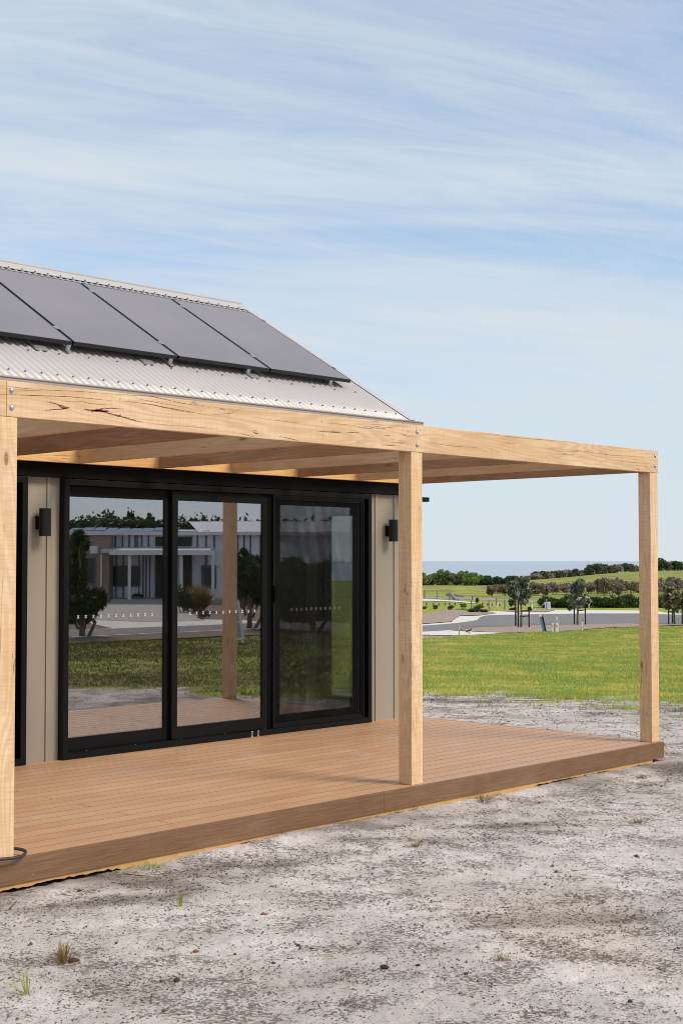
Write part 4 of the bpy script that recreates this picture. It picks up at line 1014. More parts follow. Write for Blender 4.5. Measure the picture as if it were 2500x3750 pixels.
# ------------------------------------------------------------------ close ground: crumbs, twigs, stones, weeds, turf
def polar(n, a0, a1, r0, r1, pw=2.0, rs=RNG):
    a = np.radians(a0+(a1-a0)*rs.random(n)); r = (r0**pw+(r1**pw-r0**pw)*rs.random(n))**(1/pw)
    return CX+r*np.sin(a), CY+r*np.cos(a), r
def clear_of_deck(x, y): return ~((x > -9) & (x < 3.42) & (y > -.05) & (y < 8.3))
def crumbs():
    rs = np.random.default_rng(3); x, y, r = polar(330000, 30, 64, 4.8, 22, 1.15, rs)
    dm = dirtmap(x, y); cl = np.clip((fbm(x*7, y*7, 3)-.40)/.2, 0, 1)
    keep = clear_of_deck(x, y) & (rs.random(len(x)) < .10+.36*cl+.55*dm) & (turf(x, y) < .45+.15*rs.random(len(x)))
    x = x[keep]; y = y[keep]; n = len(x)
    s = .0017+.0038*rs.random(n)**2.4+ (rs.random(n) > .994)*.008*rs.random(n)+ .0016*dm[keep]*rs.random(n)
    s = s*np.clip(.75+np.hypot(x-CX, y-CY)*.035, .9, 1.5)
    z = G0(x, y)+ (fbm(x*1.1, y*1.1, 3)-.45)*.05+(fbm(x*6, y*6, 3)-.45)*.022+(fbm(x*22, y*22, 3)-.45)*.018-.012
    c = np.stack([x, y, z+s*.3], 1)
    dirs = np.array([(1, 0, 0), (0, 1, 0), (-1, 0, 0), (0, -1, 0), (0, 0, .8), (0, 0, -.8)], float)
    a = rs.random(n)*PI; ca, sa = np.cos(a), np.sin(a)
    rad = s[:, None]*(.6+.8*rs.random((n, 6)))
    V = np.zeros((n, 6, 3))
    for i, d in enumerate(dirs):
        dx = d[0]*1.5; dy = d[1]
        V[:, i, 0] = (dx*ca-dy*sa)*rad[:, i]; V[:, i, 1] = (dx*sa+dy*ca)*rad[:, i]; V[:, i, 2] = d[2]*rad[:, i]
    V += c[:, None, :]
    f = np.array([(0, 1, 4), (1, 2, 4), (2, 3, 4), (3, 0, 4), (1, 0, 5), (2, 1, 5), (3, 2, 5), (0, 3, 5)])
    F = (np.arange(n)[:, None, None]*6+f[None]).reshape(-1, 3)
    tag(npmesh('soil_crumbs', V.reshape(-1, 3), F, M['crumb']), 'dark crumbs of soil scattered over the pale sand', 'soil crumbs', kind='stuff')
def gz(x, y):
    x = np.asarray(x, float); y = np.asarray(y, float)
    return G0(x, y)+(fbm(x*1.1, y*1.1, 3)-.45)*.05+(fbm(x*6, y*6, 3)-.45)*.022+(fbm(x*22, y*22, 3)-.45)*.018-.012
crumbs()
def twigs():
    rs = np.random.default_rng(9); x, y, r = polar(11000, 31, 63, 5, 21, 1.3, rs)
    k = clear_of_deck(x, y) & (rs.random(len(x)) < .12+.9*np.clip((fbm(x*1.5+7, y*1.5, 3)-.42)/.15, 0, 1)) & (turf(x, y) < .6)
    x = x[k]; y = y[k]; n = len(x); z = gz(x, y)+.003
    a = rs.random(n)*2*PI; l = .008+.045*rs.random(n)**2.5; w = .0007+.0011*rs.random(n)
    u = np.stack([np.cos(a), np.sin(a), rs.normal(size=n)*.15], 1)*l[:, None]; v = np.stack([-np.sin(a), np.cos(a), np.zeros(n)], 1)*w[:, None]
    c = np.stack([x, y, z], 1); up = np.zeros((n, 3)); up[:, 2] = w*1.6; bend = v*rs.normal(size=n)[:, None]*6
    V = np.stack([c-u-v, c-u+v, c-u+up, c+bend-v, c+bend+v, c+bend+up, c+u-v*.4, c+u+v*.4, c+u+up*.5], 1).reshape(-1, 3)
    f = []
    for b in (0, 3):
        for i in range(3):
            j = (i+1) % 3; f.append((b+i, b+j, b+j+3, b+i+3))
    F = (np.arange(n)[:, None, None]*9+np.array(f)[None]).reshape(-1, 4)
    tag(npmesh('dry_twigs', V, F, M['twig']), 'bits of dry twig and straw lying on the sand', 'twigs', kind='stuff')
twigs()
def pick(px, py): 
    p = at(px, py); p.z = float(gz(p.x, p.y)); return p
def z8(x, y): return (x*.7972, 2900+y*.7972)
def z8b(x, y): return (1250+x*.7972, 2900+y*.7972)
def stone(pt, rpx, mat, label, seed, asp=(1, .8, .65)):
    p = pick(*pt); d = depth_of(p); u = rpx*.7972/FPX*d; rs = np.random.default_rng(seed)
    bm = bmesh.new(); bmesh.ops.create_icosphere(bm, subdivisions=3, radius=1)
    o = rs.random(3)*9
    for v in bm.verts:
        n = .72+.55*float(fbm(np.array(v.co.x*1.6+o[0]+5), np.array(v.co.y*1.6+v.co.z*1.3+o[1]+5), 3)); v.co = Vector((v.co.x*u*asp[0]*n, v.co.y*u*asp[1]*n, v.co.z*u*asp[2]*n))
    bmesh.ops.rotate(bm, verts=bm.verts, matrix=Matrix.Rotation(-YAW+rs.normal()*.3, 3, 'Z'), cent=(0, 0, 0))
    me = bpy.data.meshes.new('stone'); bm.to_mesh(me); bm.free(); me.materials.append(mat)
    for f in me.polygons: f.use_smooth = True
    tag(link('stone', me, None, p+Vector((0, 0, u*.3))), label, 'stone')
stone(z8(814, 844), 18, M['clodm'], 'large dark brown stone low in the foreground, left of centre', 1)
stone(z8(740, 844), 9, M['clodm'], 'small red-brown stone left of the large brown one', 2)
stone(z8(1371, 700), 10, M['clodm'], 'round brown pebble at the end of the loose pebble trail', 3)
stone(z8(1257, 778), 10, M['clodm'], 'brown pebble below the loose pebble trail', 4)
stone(z8(1080, 728), 8, M['clodm'], 'brown pebble in the middle of the sand, left of the trail', 5)
stone(z8(1430, 722), 8, M['clodm'], 'brown pebble right of the trail end', 6)
stone(z8(1352, 682), 6, M['clodm'], 'tiny brown pebble at the top of the trail', 7)
stone(z8(900, 714), 15, plain('rusty_clod', (.26, .12, .06), .9, .1, var=.4, sc=40), 'rusty orange clod beside a dark clod', 8, (1, .9, .45))
stone(z8(340, 766), 26, M['clodm'], 'flat brown clod beside the grass tuft', 9, (1, .6, .42))
stone(z8(367, 438), 12, M['stone'], 'dark pebble near the deck at the left', 10)
stone(z8b(197, 814), 22, M['stone'], 'flat dark stone with a twig stuck behind it', 11, (1, .8, .42))
stone(z8b(350, 806), 12, M['stone'], 'small dark stone right of the flat one', 12, (1, .8, .5))
stone(z8b(570, 843), 11, M['stone'], 'small dark stone low in the foreground, right of centre', 13)
stone(z8b(626, 706), 13, plain('buff_clod', (.30, .25, .19), .9, .1), 'buff clod in the sand right of centre', 14, (1, .8, .5))
stone(z8b(1352, 282), 13, M['clodm'], 'brown clod on the upper right of the sand', 15, (1, .8, .5))
stone(z8b(1324, 942), 12, M['stone'], 'dark pebble in the lower right corner', 16)
stone(z8(535, 683), 7, M['stone'], 'tiny dark pebble above the grass tuft', 17)
p = pick(*z8b(205, 806)); m = MB(); u = .7972/FPX*depth_of(p); m.tube([p, p+Vector((0, 0, 22*u))+R_*4*u, p+Vector((0, 0, 34*u))+R_*9*u, p+Vector((0, 0, 52*u))+R_*5*u], [2*u, 1.7*u, 1.4*u, .7*u], 5)
tag(m.build('twig', M['bark'], org=p), 'bent dark twig standing up behind the flat dark stone', 'twig')
def stick(pts, r, label, mat=None, f=z8):
    P = [pick(*f(*a)) + Vector((0, 0, .006+.004*(i % 2))) for i, a in enumerate(pts)]; u = .7972/FPX*depth_of(P[0])*r
    tag(MB().tube(P, [u*(1-.5*i/len(P)) for i in range(len(P))], 5).build('twig', mat or M['bark'], org=P[0]), label, 'twig')
stick([(462, 863), (485, 874), (518, 881)], 2.2, 'short curved dark twig left of the large brown stone')
stick([(560, 362), (580, 372), (630, 376), (688, 378)], 2.4, 'reddish twig lying beside the deck', M['clodm'])
stick([(335, 418), (380, 398), (425, 386)], 1.8, 'thin red-brown twig close to the deck at the left', M['clodm'])
stick([(45, 528), (70, 500), (95, 470)], 2.6, 'brown bark strip at the left edge', M['clodm'])
p0 = pick(1535, 2945)
P = [at(*z, dist=None) for z in []]
m = MB(); f7 = lambda x, y: (1400+x*.7015, 2300+y*.7015)
o_ = Vector((CX, CY, CZ)); d0 = depth_of(pick(*f7(210, 925)))
V = [o_+(F_+R_*((f7(x, y)[0]-1250)/FPX)-U_*((f7(x, y)[1]-1875)/FPX))*d0 for x, y in [(212, 925), (205, 905), (190, 882), (172, 874), (150, 895)]]
tag(MB().tube(V, [.004, .0035, .003, .0025, .0015], 5).build('twig', M['clodm'], org=V[0]), 'thin curling root sticking up against the deck edge', 'root')
tuft('grass_tuft', pick(*z8(290, 762)), .15, .09, M['l_straw'], 'yellow-green grass tuft in the sand at the left', 'grass tuft', n=44, bw=.0028, seed=61, lean=.8)
tuft('grass_tuft', pick(*z8(285, 756)), .10, .11, M['blade'], 'green blades inside the yellow tuft at the left', 'grass tuft', n=14, bw=.0025, seed=62, lean=.6)
tuft('grass_tuft', pick(*z8(130, 905)), .14, .10, M['blade'], 'thin green weed near the lower left corner', 'grass tuft', n=16, bw=.0025, seed=63, lean=1.0)
tuft('grass_tuft', pick(*z8(828, 520)), .06, .09, M['blade'], 'tiny bright green sprout in mid foreground', 'grass tuft', n=14, bw=.003, seed=64, lean=.7)
tuft('grass_tuft', pick(*z8(690, 345)), .16, .045, M['blade'], 'low green grass patch against the deck edge', 'grass tuft', n=90, bw=.0025, seed=65, lean=.9)
tuft('grass_tuft', pick(*f7(155, 948)), .10, .05, M['blade'], 'small green weed under the deck joint', 'grass tuft', n=50, bw=.003, seed=66, lean=.9)
tuft('grass_tuft', pick(*z8b(345, 238)), .08, .03, M['twig'], 'dark dry tuft right of the deck joint', 'dry tuft', n=60, bw=.002, seed=67, lean=1.0)
tuft('grass_tuft', pick(*z8b(730, 760)), .07, .03, M['twig'], 'dark dead plant with bare stems in the right foreground', 'dry tuft', n=50, bw=.002, seed=68, lean=1.0)
tuft('grass_tuft', pick(*f7(530, 900)), .22, .08, M['twig'], 'brown dry root clump beside the deck edge', 'dry tuft', n=110, bw=.002, seed=69, lean=1.0)
tuft('grass_tuft', pick(*f7(1350, 775)), .10, .035, M['twig'], 'dark dead tuft in the sand near the right edge', 'dry tuft', n=60, bw=.002, seed=70, lean=1.0)
tuft('grass_tuft', pick(*f7(1335, 1010)), .16, .05, M['twig'], 'brown straw clump near the right edge of the sand', 'dry tuft', n=60, bw=.002, seed=71, lean=1.0)

LE0 = at(1500, 2335); LE1 = at(2500, 2289); LEN = Vector((-(LE1.y-LE0.y), LE1.x-LE0.x)).normalized()
if LEN.x*AX+LEN.y*AY < 0: LEN = -LEN
def lawn():
    rs = np.random.default_rng(4)
    xs, ys, ls, ws = [], [], [], []
    for n, a0, a1, r0, r1, pw, w in ((360000, 40, 66, 13, 62, 1.25, 1.0), (60000, 60, 122, 10, 24, 1.2, 1.2)):
        x, y, r = polar(n, a0, a1, r0, r1, pw, rs)
        tv = turf(x, y); cl = fbm(x*1.6, y*1.6, 3)
        k = clear_of_deck(x, y) & (rs.random(n) < np.clip((tv+(fbm(x*1.6+9, y*1.6, 4)-.47)*1.3-.40)*3.5, 0, 1)**1.3*(.45+.8*np.clip((cl-.3)*3, 0, 1))+.05*np.clip((tv-.15)*3, 0, 1))
        s = (x-CX)*AX+(y-CY)*AY
        k &= (y > -12.3) & (((x-LE0.x)*LEN.x+(y-LE0.y)*LEN.y < -.3) | (y < 6))
        x = x[k]; y = y[k]; r = r[k]
        tall = .6+.9*np.clip((fbm(x*.5+4, y*.5, 3)-.35)*2.5, 0, 1)
        xs.append(x); ys.append(y); ls.append((.022+.03*rs.random(len(x)))*tall*(.45+.55*tv[k])*np.clip(.8+r/60, 0, 1.5)); ws.append(np.clip(r*.00042, .003, .02)*w)
    x = np.concatenate(xs); y = np.concatenate(ys); l = np.concatenate(ls); w = np.concatenate(ws); n = len(x)
    z = G0(x, y)-.02
    V = []; 
    for q in range(2):
        a = rs.random(n)*2*PI; c = np.stack([x+rs.normal(size=n)*.02, y+rs.normal(size=n)*.02, z], 1)
        s = np.stack([np.cos(a), np.sin(a), np.zeros(n)], 1)*w[:, None]
        t = np.stack([rs.normal(size=n)*.5*l, rs.normal(size=n)*.5*l, l+.02], 1)
        V.append(np.stack([c-s, c+s, c+t], 1))
    V = np.concatenate(V).reshape(-1, 3); F = np.arange(len(V)).reshape(-1, 3)
    tag(npmesh('grass', V, F, M['blade']), 'short green lawn grass beyond the sand', 'grass', kind='stuff')
lawn()

# ------------------------------------------------------------------ deck
W_ = .1226; XP = [-6.71, -3.4181, 0.0, 3.2434]; H = 2.4; HB = .1968; XE = 3.3662; DY0 = -.045; WY = 2.9
XL0 = -7.2
dk = empty('deck', (0, 1.4, -.17), 'brown composite timber deck along the front of the house', 'deck')
m = MB()
for k in range(21):
    y0 = -.021+.14*k; x0 = XL0
    cuts = [XL0, XE-.022]
    if k % 3 == 1: cuts = [XL0, -2.1, XE-.022]
    if k % 3 == 2: cuts = [XL0, 1.15, XE-.022]
    for a, b in zip(cuts[:-1], cuts[1:]):
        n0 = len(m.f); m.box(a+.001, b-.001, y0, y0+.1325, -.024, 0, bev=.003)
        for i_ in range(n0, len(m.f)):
            if not all(m.v[j][2] > -.0002 for j in m.f[i_]): m.m[i_] = 1  # sides and bevels take a darker colour that paints the shade between boards
m.build('decking', [M['deck'], plain('shaded_board_edge', (.31, .18, .10), .8, .1)], dk)
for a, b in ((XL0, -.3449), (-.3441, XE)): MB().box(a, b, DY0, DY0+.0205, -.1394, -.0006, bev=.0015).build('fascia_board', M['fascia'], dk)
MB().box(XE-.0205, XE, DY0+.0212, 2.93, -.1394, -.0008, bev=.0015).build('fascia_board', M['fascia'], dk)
m = MB()
for k in range(6): m.box(XL0, XE-.03, .02+.55*k, .065+.55*k, -.16, -.025)
m.build('joist', plain('treated_joist', (.14, .12, .08), .8), dk)
# rough packing showing beneath the fascia
def packing():
    m = MB(); x = -4.4; rs = random.Random(5); V = []; 
    while x < 3.2:
        h = -.156-.022*max(0, math.sin(x*2.3)+.6*math.sin(x*5.1+1))-.012*rs.random()
        V.append((x, h)); x += .03
    vs = [(a, -.036, -.130) for a, h in V]+[(a, -.034, h) for a, h in V]+[(a, -.010, -.130) for a, h in V]+[(a, -.012, h) for a, h in V]; n = len(V); fs = []
    for i in range(n-1): fs += [(i, i+1, n+i+1, n+i), (2*n+i, 3*n+i, 3*n+i+1, 2*n+i+1), (n+i, n+i+1, 3*n+i+1, 3*n+i)]
    m.add(vs, fs); m.build('packing_board', M['ply'], dk)
packing()
m = MB(); rs = random.Random(8)
for k in range(26):
    x = rs.uniform(-3, 3.2); m.tube([(x, DY0-.001, -.02-.10*rs.random()), (x, DY0-.0016, -.02-.10*rs.random())], .0001, 3)
for x in np.arange(-3.2, 3.3, .45):
    for z in (-.105,) : m.box(x-.002, x+.002, DY0-.0012, DY0+.001, z-.002, z+.002)
m.build('fixing', M['nailhole'], dk)
MB().tube([(XE-.12, DY0-.01, -.145), (XE-.08, DY0-.02, -.155), (XE-.03, DY0-.015, -.150)], .006, 5).build('tape', M['pink'], dk)

# black hose looped at the left post
V = []
for k in range(15):
    a = -1.9+k*.27; V.append((XP[1]+.06+.115*math.cos(a), -.02+.075*math.sin(a), .028+.012*math.sin(a)))
tag(MB().tube([(XP[1]-.4, -.12, .045), (XP[1]-.15, -.085, .03)]+V[1:], .009, 8).build('hose', M['hose']), 'black hose curled round the foot of the left post', 'hose')

# ------------------------------------------------------------------ pergola
pg = empty('pergola', (0, 1.4, 0), 'pale timber pergola with square posts and parallel rafters over the deck', 'pergola')
for i, x in enumerate(XP):
    m = MB(); m.box(x, x+W_, 0, W_, .001, H-.001, bev=.004); m.box(x+.002, x+W_-.002, .047, W_-.002, H-.001, H+HB-.01)
    m.build('post', M['post'], pg, org=(x, 0, 0))
XJ = .0482
BEAMS = [(-6.73, XP[1]+.05), (XP[1]+.052, XJ-.001), (XJ+.001, 3.394-.02)]
beams = []
for a, b in BEAMS:
    beams.append(MB().box(a, b, -.003, .0435, H, H+HB, bev=.003).build('front_beam', M['beam'], pg, org=(a, 0, H)))
rfm = MB().box(0, .045, .0445, 2.744, H+.001, H+HB-.004, bev=.002); protos = {}
for k, mi in enumerate([2, 0, 2, 0, 2, 0, 1, 0, 2, 1, 0, 2, 0]):
    x = 3.20-.83*k
    if mi not in protos:
        protos[mi] = rfm.build('rafter', M['rafter%d' % mi], pg, org=(0, 0, H)); protos[mi].location.x = x - pg.location.x
    else:
        c = protos[mi].copy(); COL.objects.link(c); c.parent = pg; c.location.x = x - pg.location.x
MB().box(-6.73, 3.315, 2.745, 2.790, H+.0005, H+HB, bev=.003).build('ledger', M['ledger'], pg, org=(-6.73, 2.75, H))
def bolt(x, z, beam):
    m = MB(); y = -.003
    m.tube([(x, y, z), (x, y-.003, z)], .016, 14, smooth=False)
    m.tube([(x, y-.003, z), (x, y-.007, z), (x, y-.0095, z)], [.0135, .010, .003], 12)
    m.build('coach_bolt', M['galv'], beam)
bolt(-3.337, 2.545, beams[1]); bolt(-3.336, 2.450, beams[1])
bolt(.066, 2.546, beams[2]); bolt(.066, 2.451, beams[2])
bolt(3.325, 2.552, beams[2]); bolt(3.325, 2.460, beams[2])
for bi, pts in ((1, [(-2.60, 2.56), (-2.60, 2.47), (-1.72, 2.56), (-1.71, 2.47), (-.92, 2.55), (-.91, 2.465), (-.035, 2.545), (-.035, 2.45)]), (2, [(.86, 2.545), (.86, 2.455), (1.66, 2.545), (1.66, 2.455), (2.45, 2.545), (2.45, 2.455)])):
    m = MB()
    for x, z in pts: m.tube([(x, -.003, z), (x, -.0045, z)], .0055, 10, smooth=False); m.tube([(x, -.0045, z), (x, -.0052, z)], .0022, 6, smooth=False, m=1)
    m.build('screw_hole', [M['nailhole'], M['crack']], beams[bi])
# checks and resin pockets on the front beam: traced from the photo on to the beam face
def onface(px, py, y=-.003):
    d = F_+R_*((px-1250)/FPX)-U_*((py-1875)/FPX); t = (y-CY)/d.y; p = Vector((CX, CY, CZ))+d*t; return p.x, p.z
def ribbon(mb, pts, w0, w1, f, amp=.0008, seed=1):
    rs = random.Random(seed); P = [onface(*f(*p)) for p in pts]; Q = []
    for i in range(len(P)-1):
        L_ = math.hypot(P[i+1][0]-P[i][0], P[i+1][1]-P[i][1]); n = max(2, int(L_/.012))
        for k in range(n): t = k/n; Q.append((P[i][0]*(1-t)+P[i+1][0]*t, P[i][1]*(1-t)+P[i+1][1]*t+rs.uniform(-amp, amp)))
    Q.append(P[-1]); n = len(Q)
    w = [(w0+(w1-w0)*math.sin(PI*i/(n-1)))*(.6+.7*rs.random())/2 for i in range(n)]
    y = -.0036
    vs = [(x, y, z+a) for (x, z), a in zip(Q, w)]+[(x, y, z-a) for (x, z), a in zip(Q, w)]+[(x, -.0028, z+a) for (x, z), a in zip(Q, w)]+[(x, -.0028, z-a) for (x, z), a in zip(Q, w)]
    fs = []
    for i in range(n-1): fs += [(i, i+1, n+i+1, n+i), (i, 2*n+i, 2*n+i+1, i+1), (n+i, n+i+1, 3*n+i+1, 3*n+i)]
    mb.add(vs, fs)
g1 = lambda x, y: (x*.7972, 900+y*.7972)
m = MB()
cr = [([(0, 682), (150, 688), (300, 692), (400, 700), (515, 712)], .003), ([(60, 668), (200, 662), (350, 668), (525, 682)], .002), ([(300, 716), (370, 714), (420, 726), (520, 732)], .002),
      ([(0, 640), (110, 655), (200, 660)], .0015), ([(530, 682), (700, 692), (830, 722), (975, 745)], .003), ([(560, 712), (700, 730), (830, 755), (970, 780)], .003), ([(620, 700), (760, 728), (860, 742)], .002), ([(660, 722), (760, 745), (880, 768)], .0015),
      ([(980, 775), (1060, 770), (1120, 745)], .0015), ([(1150, 785), (1250, 800), (1380, 815)], .0015), ([(1160, 852), (1175, 862), (1192, 864)], .006), ([(1165, 850), (1180, 848)], .003),
      ([(1270, 872), (1330, 885), (1380, 898)], .003), ([(1460, 852), (1520, 856), (1568, 860)], .004), ([(1440, 868), (1500, 870)], .002), ([(700, 818), (900, 833), (1000, 840)], .0012), ([(1100, 862), (1180, 880)], .002)]
for i, (p, w) in enumerate(cr): ribbon(m, p, .0005, w, g1, seed=i)
f5 = lambda x, y: (1200+x*.8291, 1450+y*.8291)
for i, (p, w) in enumerate([([(0, 158), (60, 160)], .005), ([(80, 160), (140, 162)], .004), ([(150, 132), (230, 145), (310, 135)], .003), ([(0, 120), (100, 128), (180, 142)], .002), ([(240, 172), (280, 176)], .003), ([(235, 216), (300, 220)], .004), ([(310, 198), (335, 200)], .003)]): ribbon(m, p, .0005, w, f5, seed=50+i)
m.build('check_crack', M['crack'], beams[1])
m = MB()
for i, (p, w) in enumerate([([(700, 170), (900, 190), (1100, 205)], .0012), ([(430, 205), (560, 222), (660, 228)], .002), ([(950, 230), (1100, 240), (1250, 262), (1440, 272)], .0018), ([(1000, 245), (1150, 245)], .0012), ([(800, 180), (960, 196)], .001), ([(1160, 262), (1300, 290), (1420, 300)], .0012)]): ribbon(m, p, .0004, w, f5, seed=80+i)
m.build('check_crack', M['crack'], beams[2])
def blotch(pts, f, seed):
    m = MB(); rs = random.Random(seed); P = [onface(*f(*p)) for p in pts]; Q = []
    for i in range(len(P)):
        a, b = P[i], P[(i+1) % len(P)]; n = max(2, int(math.hypot(b[0]-a[0], b[1]-a[1])/.006))
        for k in range(n): t = k/n; Q.append((a[0]*(1-t)+b[0]*t+rs.uniform(-.0016, .0016), a[1]*(1-t)+b[1]*t+rs.uniform(-.0018, .0018)))
    n = len(Q); vs = [(x, -.0038, z) for x, z in Q]+[(x, -.0028, z) for x, z in Q]
    bm = bmesh.new(); bv = [bm.verts.new(v) for v in vs]; bm.faces.new(bv[:n])
    for i in range(n): bm.faces.new((bv[i], bv[(i+1) % n], bv[n+(i+1) % n], bv[n+i]))
    bmesh.ops.triangulate(bm, faces=[f_ for f_ in bm.faces if len(f_.verts) > 4]); bm.verts.index_update()
    m.add([v.co[:] for v in bm.verts], [[v.index for v in f_.verts] for f_ in bm.faces]); bm.free()
    m.build('resin_pocket', M['resin'], beams[1])
m = MB()
for i, (p, w0, w1) in enumerate([([(215, 715), (262, 727), (300, 738), (322, 744)], .0015, .006), ([(205, 755), (250, 753), (290, 750), (322, 745)], .0015, .007), ([(268, 733), (285, 742), (300, 746), (318, 745)], .004, .014),
      ([(385, 751), (420, 756), (470, 760), (500, 764)], .002, .013), ([(415, 757), (455, 750), (490, 746), (575, 750)], .001, .006), ([(455, 757), (500, 770), (560, 785), (600, 797), (658, 811)], .001, .009), ([(420, 760), (450, 757), (500, 760)], .006, .015)]):
    ribbon(m, p, w0, w1, g1, amp=.0016, seed=200+i)
m.build('resin_pocket', M['resin'], beams[1])

# ------------------------------------------------------------------ house
XW = 3.16; PIT = math.radians(30.2); EY, EZ = 2.70, 3.033; RY = 5.36; RZ = EZ+(RY-EY)*math.tan(PIT); XRF = 3.16; HX0 = -7.6; BY = 7.85
hs = empty('house', (-2, 5.4, 0), 'taupe clad house with black sliding doors and a pale corrugated roof', 'house')
D0, D1, DZ = -1.02, 2.656, 2.279          # sliding door outer frame
E0, E1 = -5.03, -1.365                    # second sliding door at the left
T0 = .12
def wallbox(mb, x0, x1, z0, z1): mb.box(x0, x1, WY, WY+T0, z0, z1)
for a_, b_, bs_ in ((D1-.05, XW, [2.785, 3.072]), (E1-.05, D0+.05, [-1.13]), (HX0, E0+.05, list(np.arange(HX0+.2, E0-.05, .287)))):
    m = MB(); wallbox(m, a_, b_, -.16, 2.285)
    for x in bs_: m.box(x-.014, x+.014, WY-.012, WY+.002, -.012, 2.286)
    m.build('front_wall', M['clad'], hs)
# gable end wall with a tall window opening
GY0, GY1, GZ0, GZ1 = 3.22, 3.95, .12, 2.14
m = MB(); X0 = XW-T0
m.box(X0, XW-.001, WY+T0, GY0, -.16, 2.95); m.box(X0, XW-.001, GY1, BY, -.16, 2.95); m.box(X0, XW-.001, GY0, GY1, -.16, GZ0); m.box(X0, XW-.001, GY0, GY1, GZ1, 2.95)
m.prism([(WY-.1, 2.951), (BY+.1, 2.951), (BY+.1, EZ), (RY, RZ-.06), (WY-.1, EZ)], (X0, 0, 0), (0, 1, 0), (0, 0, 1), (T0-.001, 0, 0))
for y in np.arange(WY+.1, BY, .287):
    if GY0-.05 < y < GY1+.05: continue
    m.box(XW-.001, XW+.011, y-.014, y+.014, -.012, 2.95)
m.build('end_wall', M['clad'], hs)
m = MB(); m.box(HX0, XW, BY-T0, BY, -.16, 2.95); m.box(HX0, HX0+T0, WY+T0, BY-T0, -.16, 2.95)
m.prism([(WY-.1, 2.951), (BY+.1, 2.951), (BY+.1, EZ), (RY, RZ-.06), (WY-.1, EZ)], (HX0, 0, 0), (0, 1, 0), (0, 0, 1), (T0, 0, 0)); m.build('rear_wall', M['clad'], hs)
MB().box(HX0, XW, WY+.001, WY+T0-.002, 2.286, 2.95).build('head_wall', M['flash'], hs)
m = MB(); m.box(HX0, 2.62, WY-.062, WY, 2.286, 2.44); m.box(HX0, 2.62, WY-.068, WY-.0605, 2.286, 2.296); m.build('head_flashing', M['flash'], hs)
m = MB(); m.box(2.622, XW, WY-.05, WY, 2.292, 2.44); m.build('head_flashing', M['black2'], hs)
MB().box(HX0, XRF, 2.78, WY-.001, 2.93, 2.98).build('soffit', M['eave'], hs)
# interior shell
IZ = .05
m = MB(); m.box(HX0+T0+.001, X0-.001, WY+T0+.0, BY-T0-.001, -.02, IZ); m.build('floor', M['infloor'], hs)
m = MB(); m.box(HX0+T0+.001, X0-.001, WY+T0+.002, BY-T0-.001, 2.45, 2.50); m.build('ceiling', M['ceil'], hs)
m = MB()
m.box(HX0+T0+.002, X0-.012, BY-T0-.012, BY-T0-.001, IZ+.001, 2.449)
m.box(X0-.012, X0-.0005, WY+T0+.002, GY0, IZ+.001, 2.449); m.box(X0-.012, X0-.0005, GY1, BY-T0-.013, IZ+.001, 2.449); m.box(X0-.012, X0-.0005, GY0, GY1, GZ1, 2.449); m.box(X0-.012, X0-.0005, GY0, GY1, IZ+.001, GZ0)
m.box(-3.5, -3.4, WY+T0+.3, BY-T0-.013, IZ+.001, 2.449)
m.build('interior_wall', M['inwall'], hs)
MB().box(X0-.035, X0-.0125, GY1+.03, GY1+.16, IZ+.021, 2.44).build('window_trim', M['white'], hs)
m = MB(); m.box(-3.398, X0-.024, BY-T0-.024, BY-T0-.0125, IZ+.001, IZ+.02); m.box(X0-.024, X0-.0125, GY1+.05, BY-T0-.025, IZ+.001, IZ+.02); m.build('skirting', M['skirt'], hs)
def outlet_x(y, z):
    m = MB(); m.box(X0-.020, X0-.0122, y-.058, y+.058, z-.038, z+.038, bev=.002)
    for a in (-.02, .02): m.box(X0-.0215, X0-.0195, y+a-.006, y+a+.006, z-.01, z+.012, m=1)
    m.build('outlet', [M['plate'], M['skirt']], hs)
outlet_x(5.575, 1.572); outlet_x(5.56, .44); outlet_x(5.31, .38); outlet_x(4.75, .385)
m = MB(); m.tube([(X0-.03, 5.57, 1.53), (X0-.035, 5.64, 1.3), (X0-.032, 5.60, 1.05), (X0-.03, 5.50, .95)], .004, 6); m.tube([(X0-.03, 5.55, .43), (X0-.035, 5.60, .25), (X0-.04, 5.66, .12), (X0-.04, 5.55, .07)], .004, 6); m.build('loose_wire', plain('red_wire', (.45, .03, .02), .5), hs)
m = MB(); xo = 1.62; m.box(xo-.058, xo+.058, BY-T0-.020, BY-T0-.0122, .41, .486, bev=.002); m.build('outlet', M['plate'], hs)
# end window and its sunshade
wn = MB(); f = .05
wn.box(XW-.09, XW+.02, GY0, GY0+f, GZ0, GZ1); wn.box(XW-.09, XW+.02, GY1-f, GY1, GZ0, GZ1); wn.box(XW-.09, XW+.02, GY0+f, GY1-f, GZ0, GZ0+f); wn.box(XW-.09, XW+.02, GY0+f, GY1-f, GZ1-f, GZ1)
wn.box(X0-.02, XW-.091, GY0, GY0+.012, GZ0, GZ1); wn.box(X0-.02, XW-.091, GY1-.012, GY1, GZ0, GZ1); wn.box(X0-.02, XW-.091, GY0+.012, GY1-.012, GZ0, GZ0+.012)
wo = wn.build('end_window', M['black2'], hs)
MB().box(XW-.04, XW-.034, GY0+f, GY1-f, GZ0+f, GZ1-f).build('pane', M['glass2'], wo)
m = MB(); m.prism([(XW+.012, 2.225), (3.80, 2.245), (3.80, 2.292), (XW+.012, 2.292)], (0, 3.045, 0), (1, 0, 0), (0, 0, 1), (0, 1.1, 0)); m.build('sunshade', M['black2'], hs)

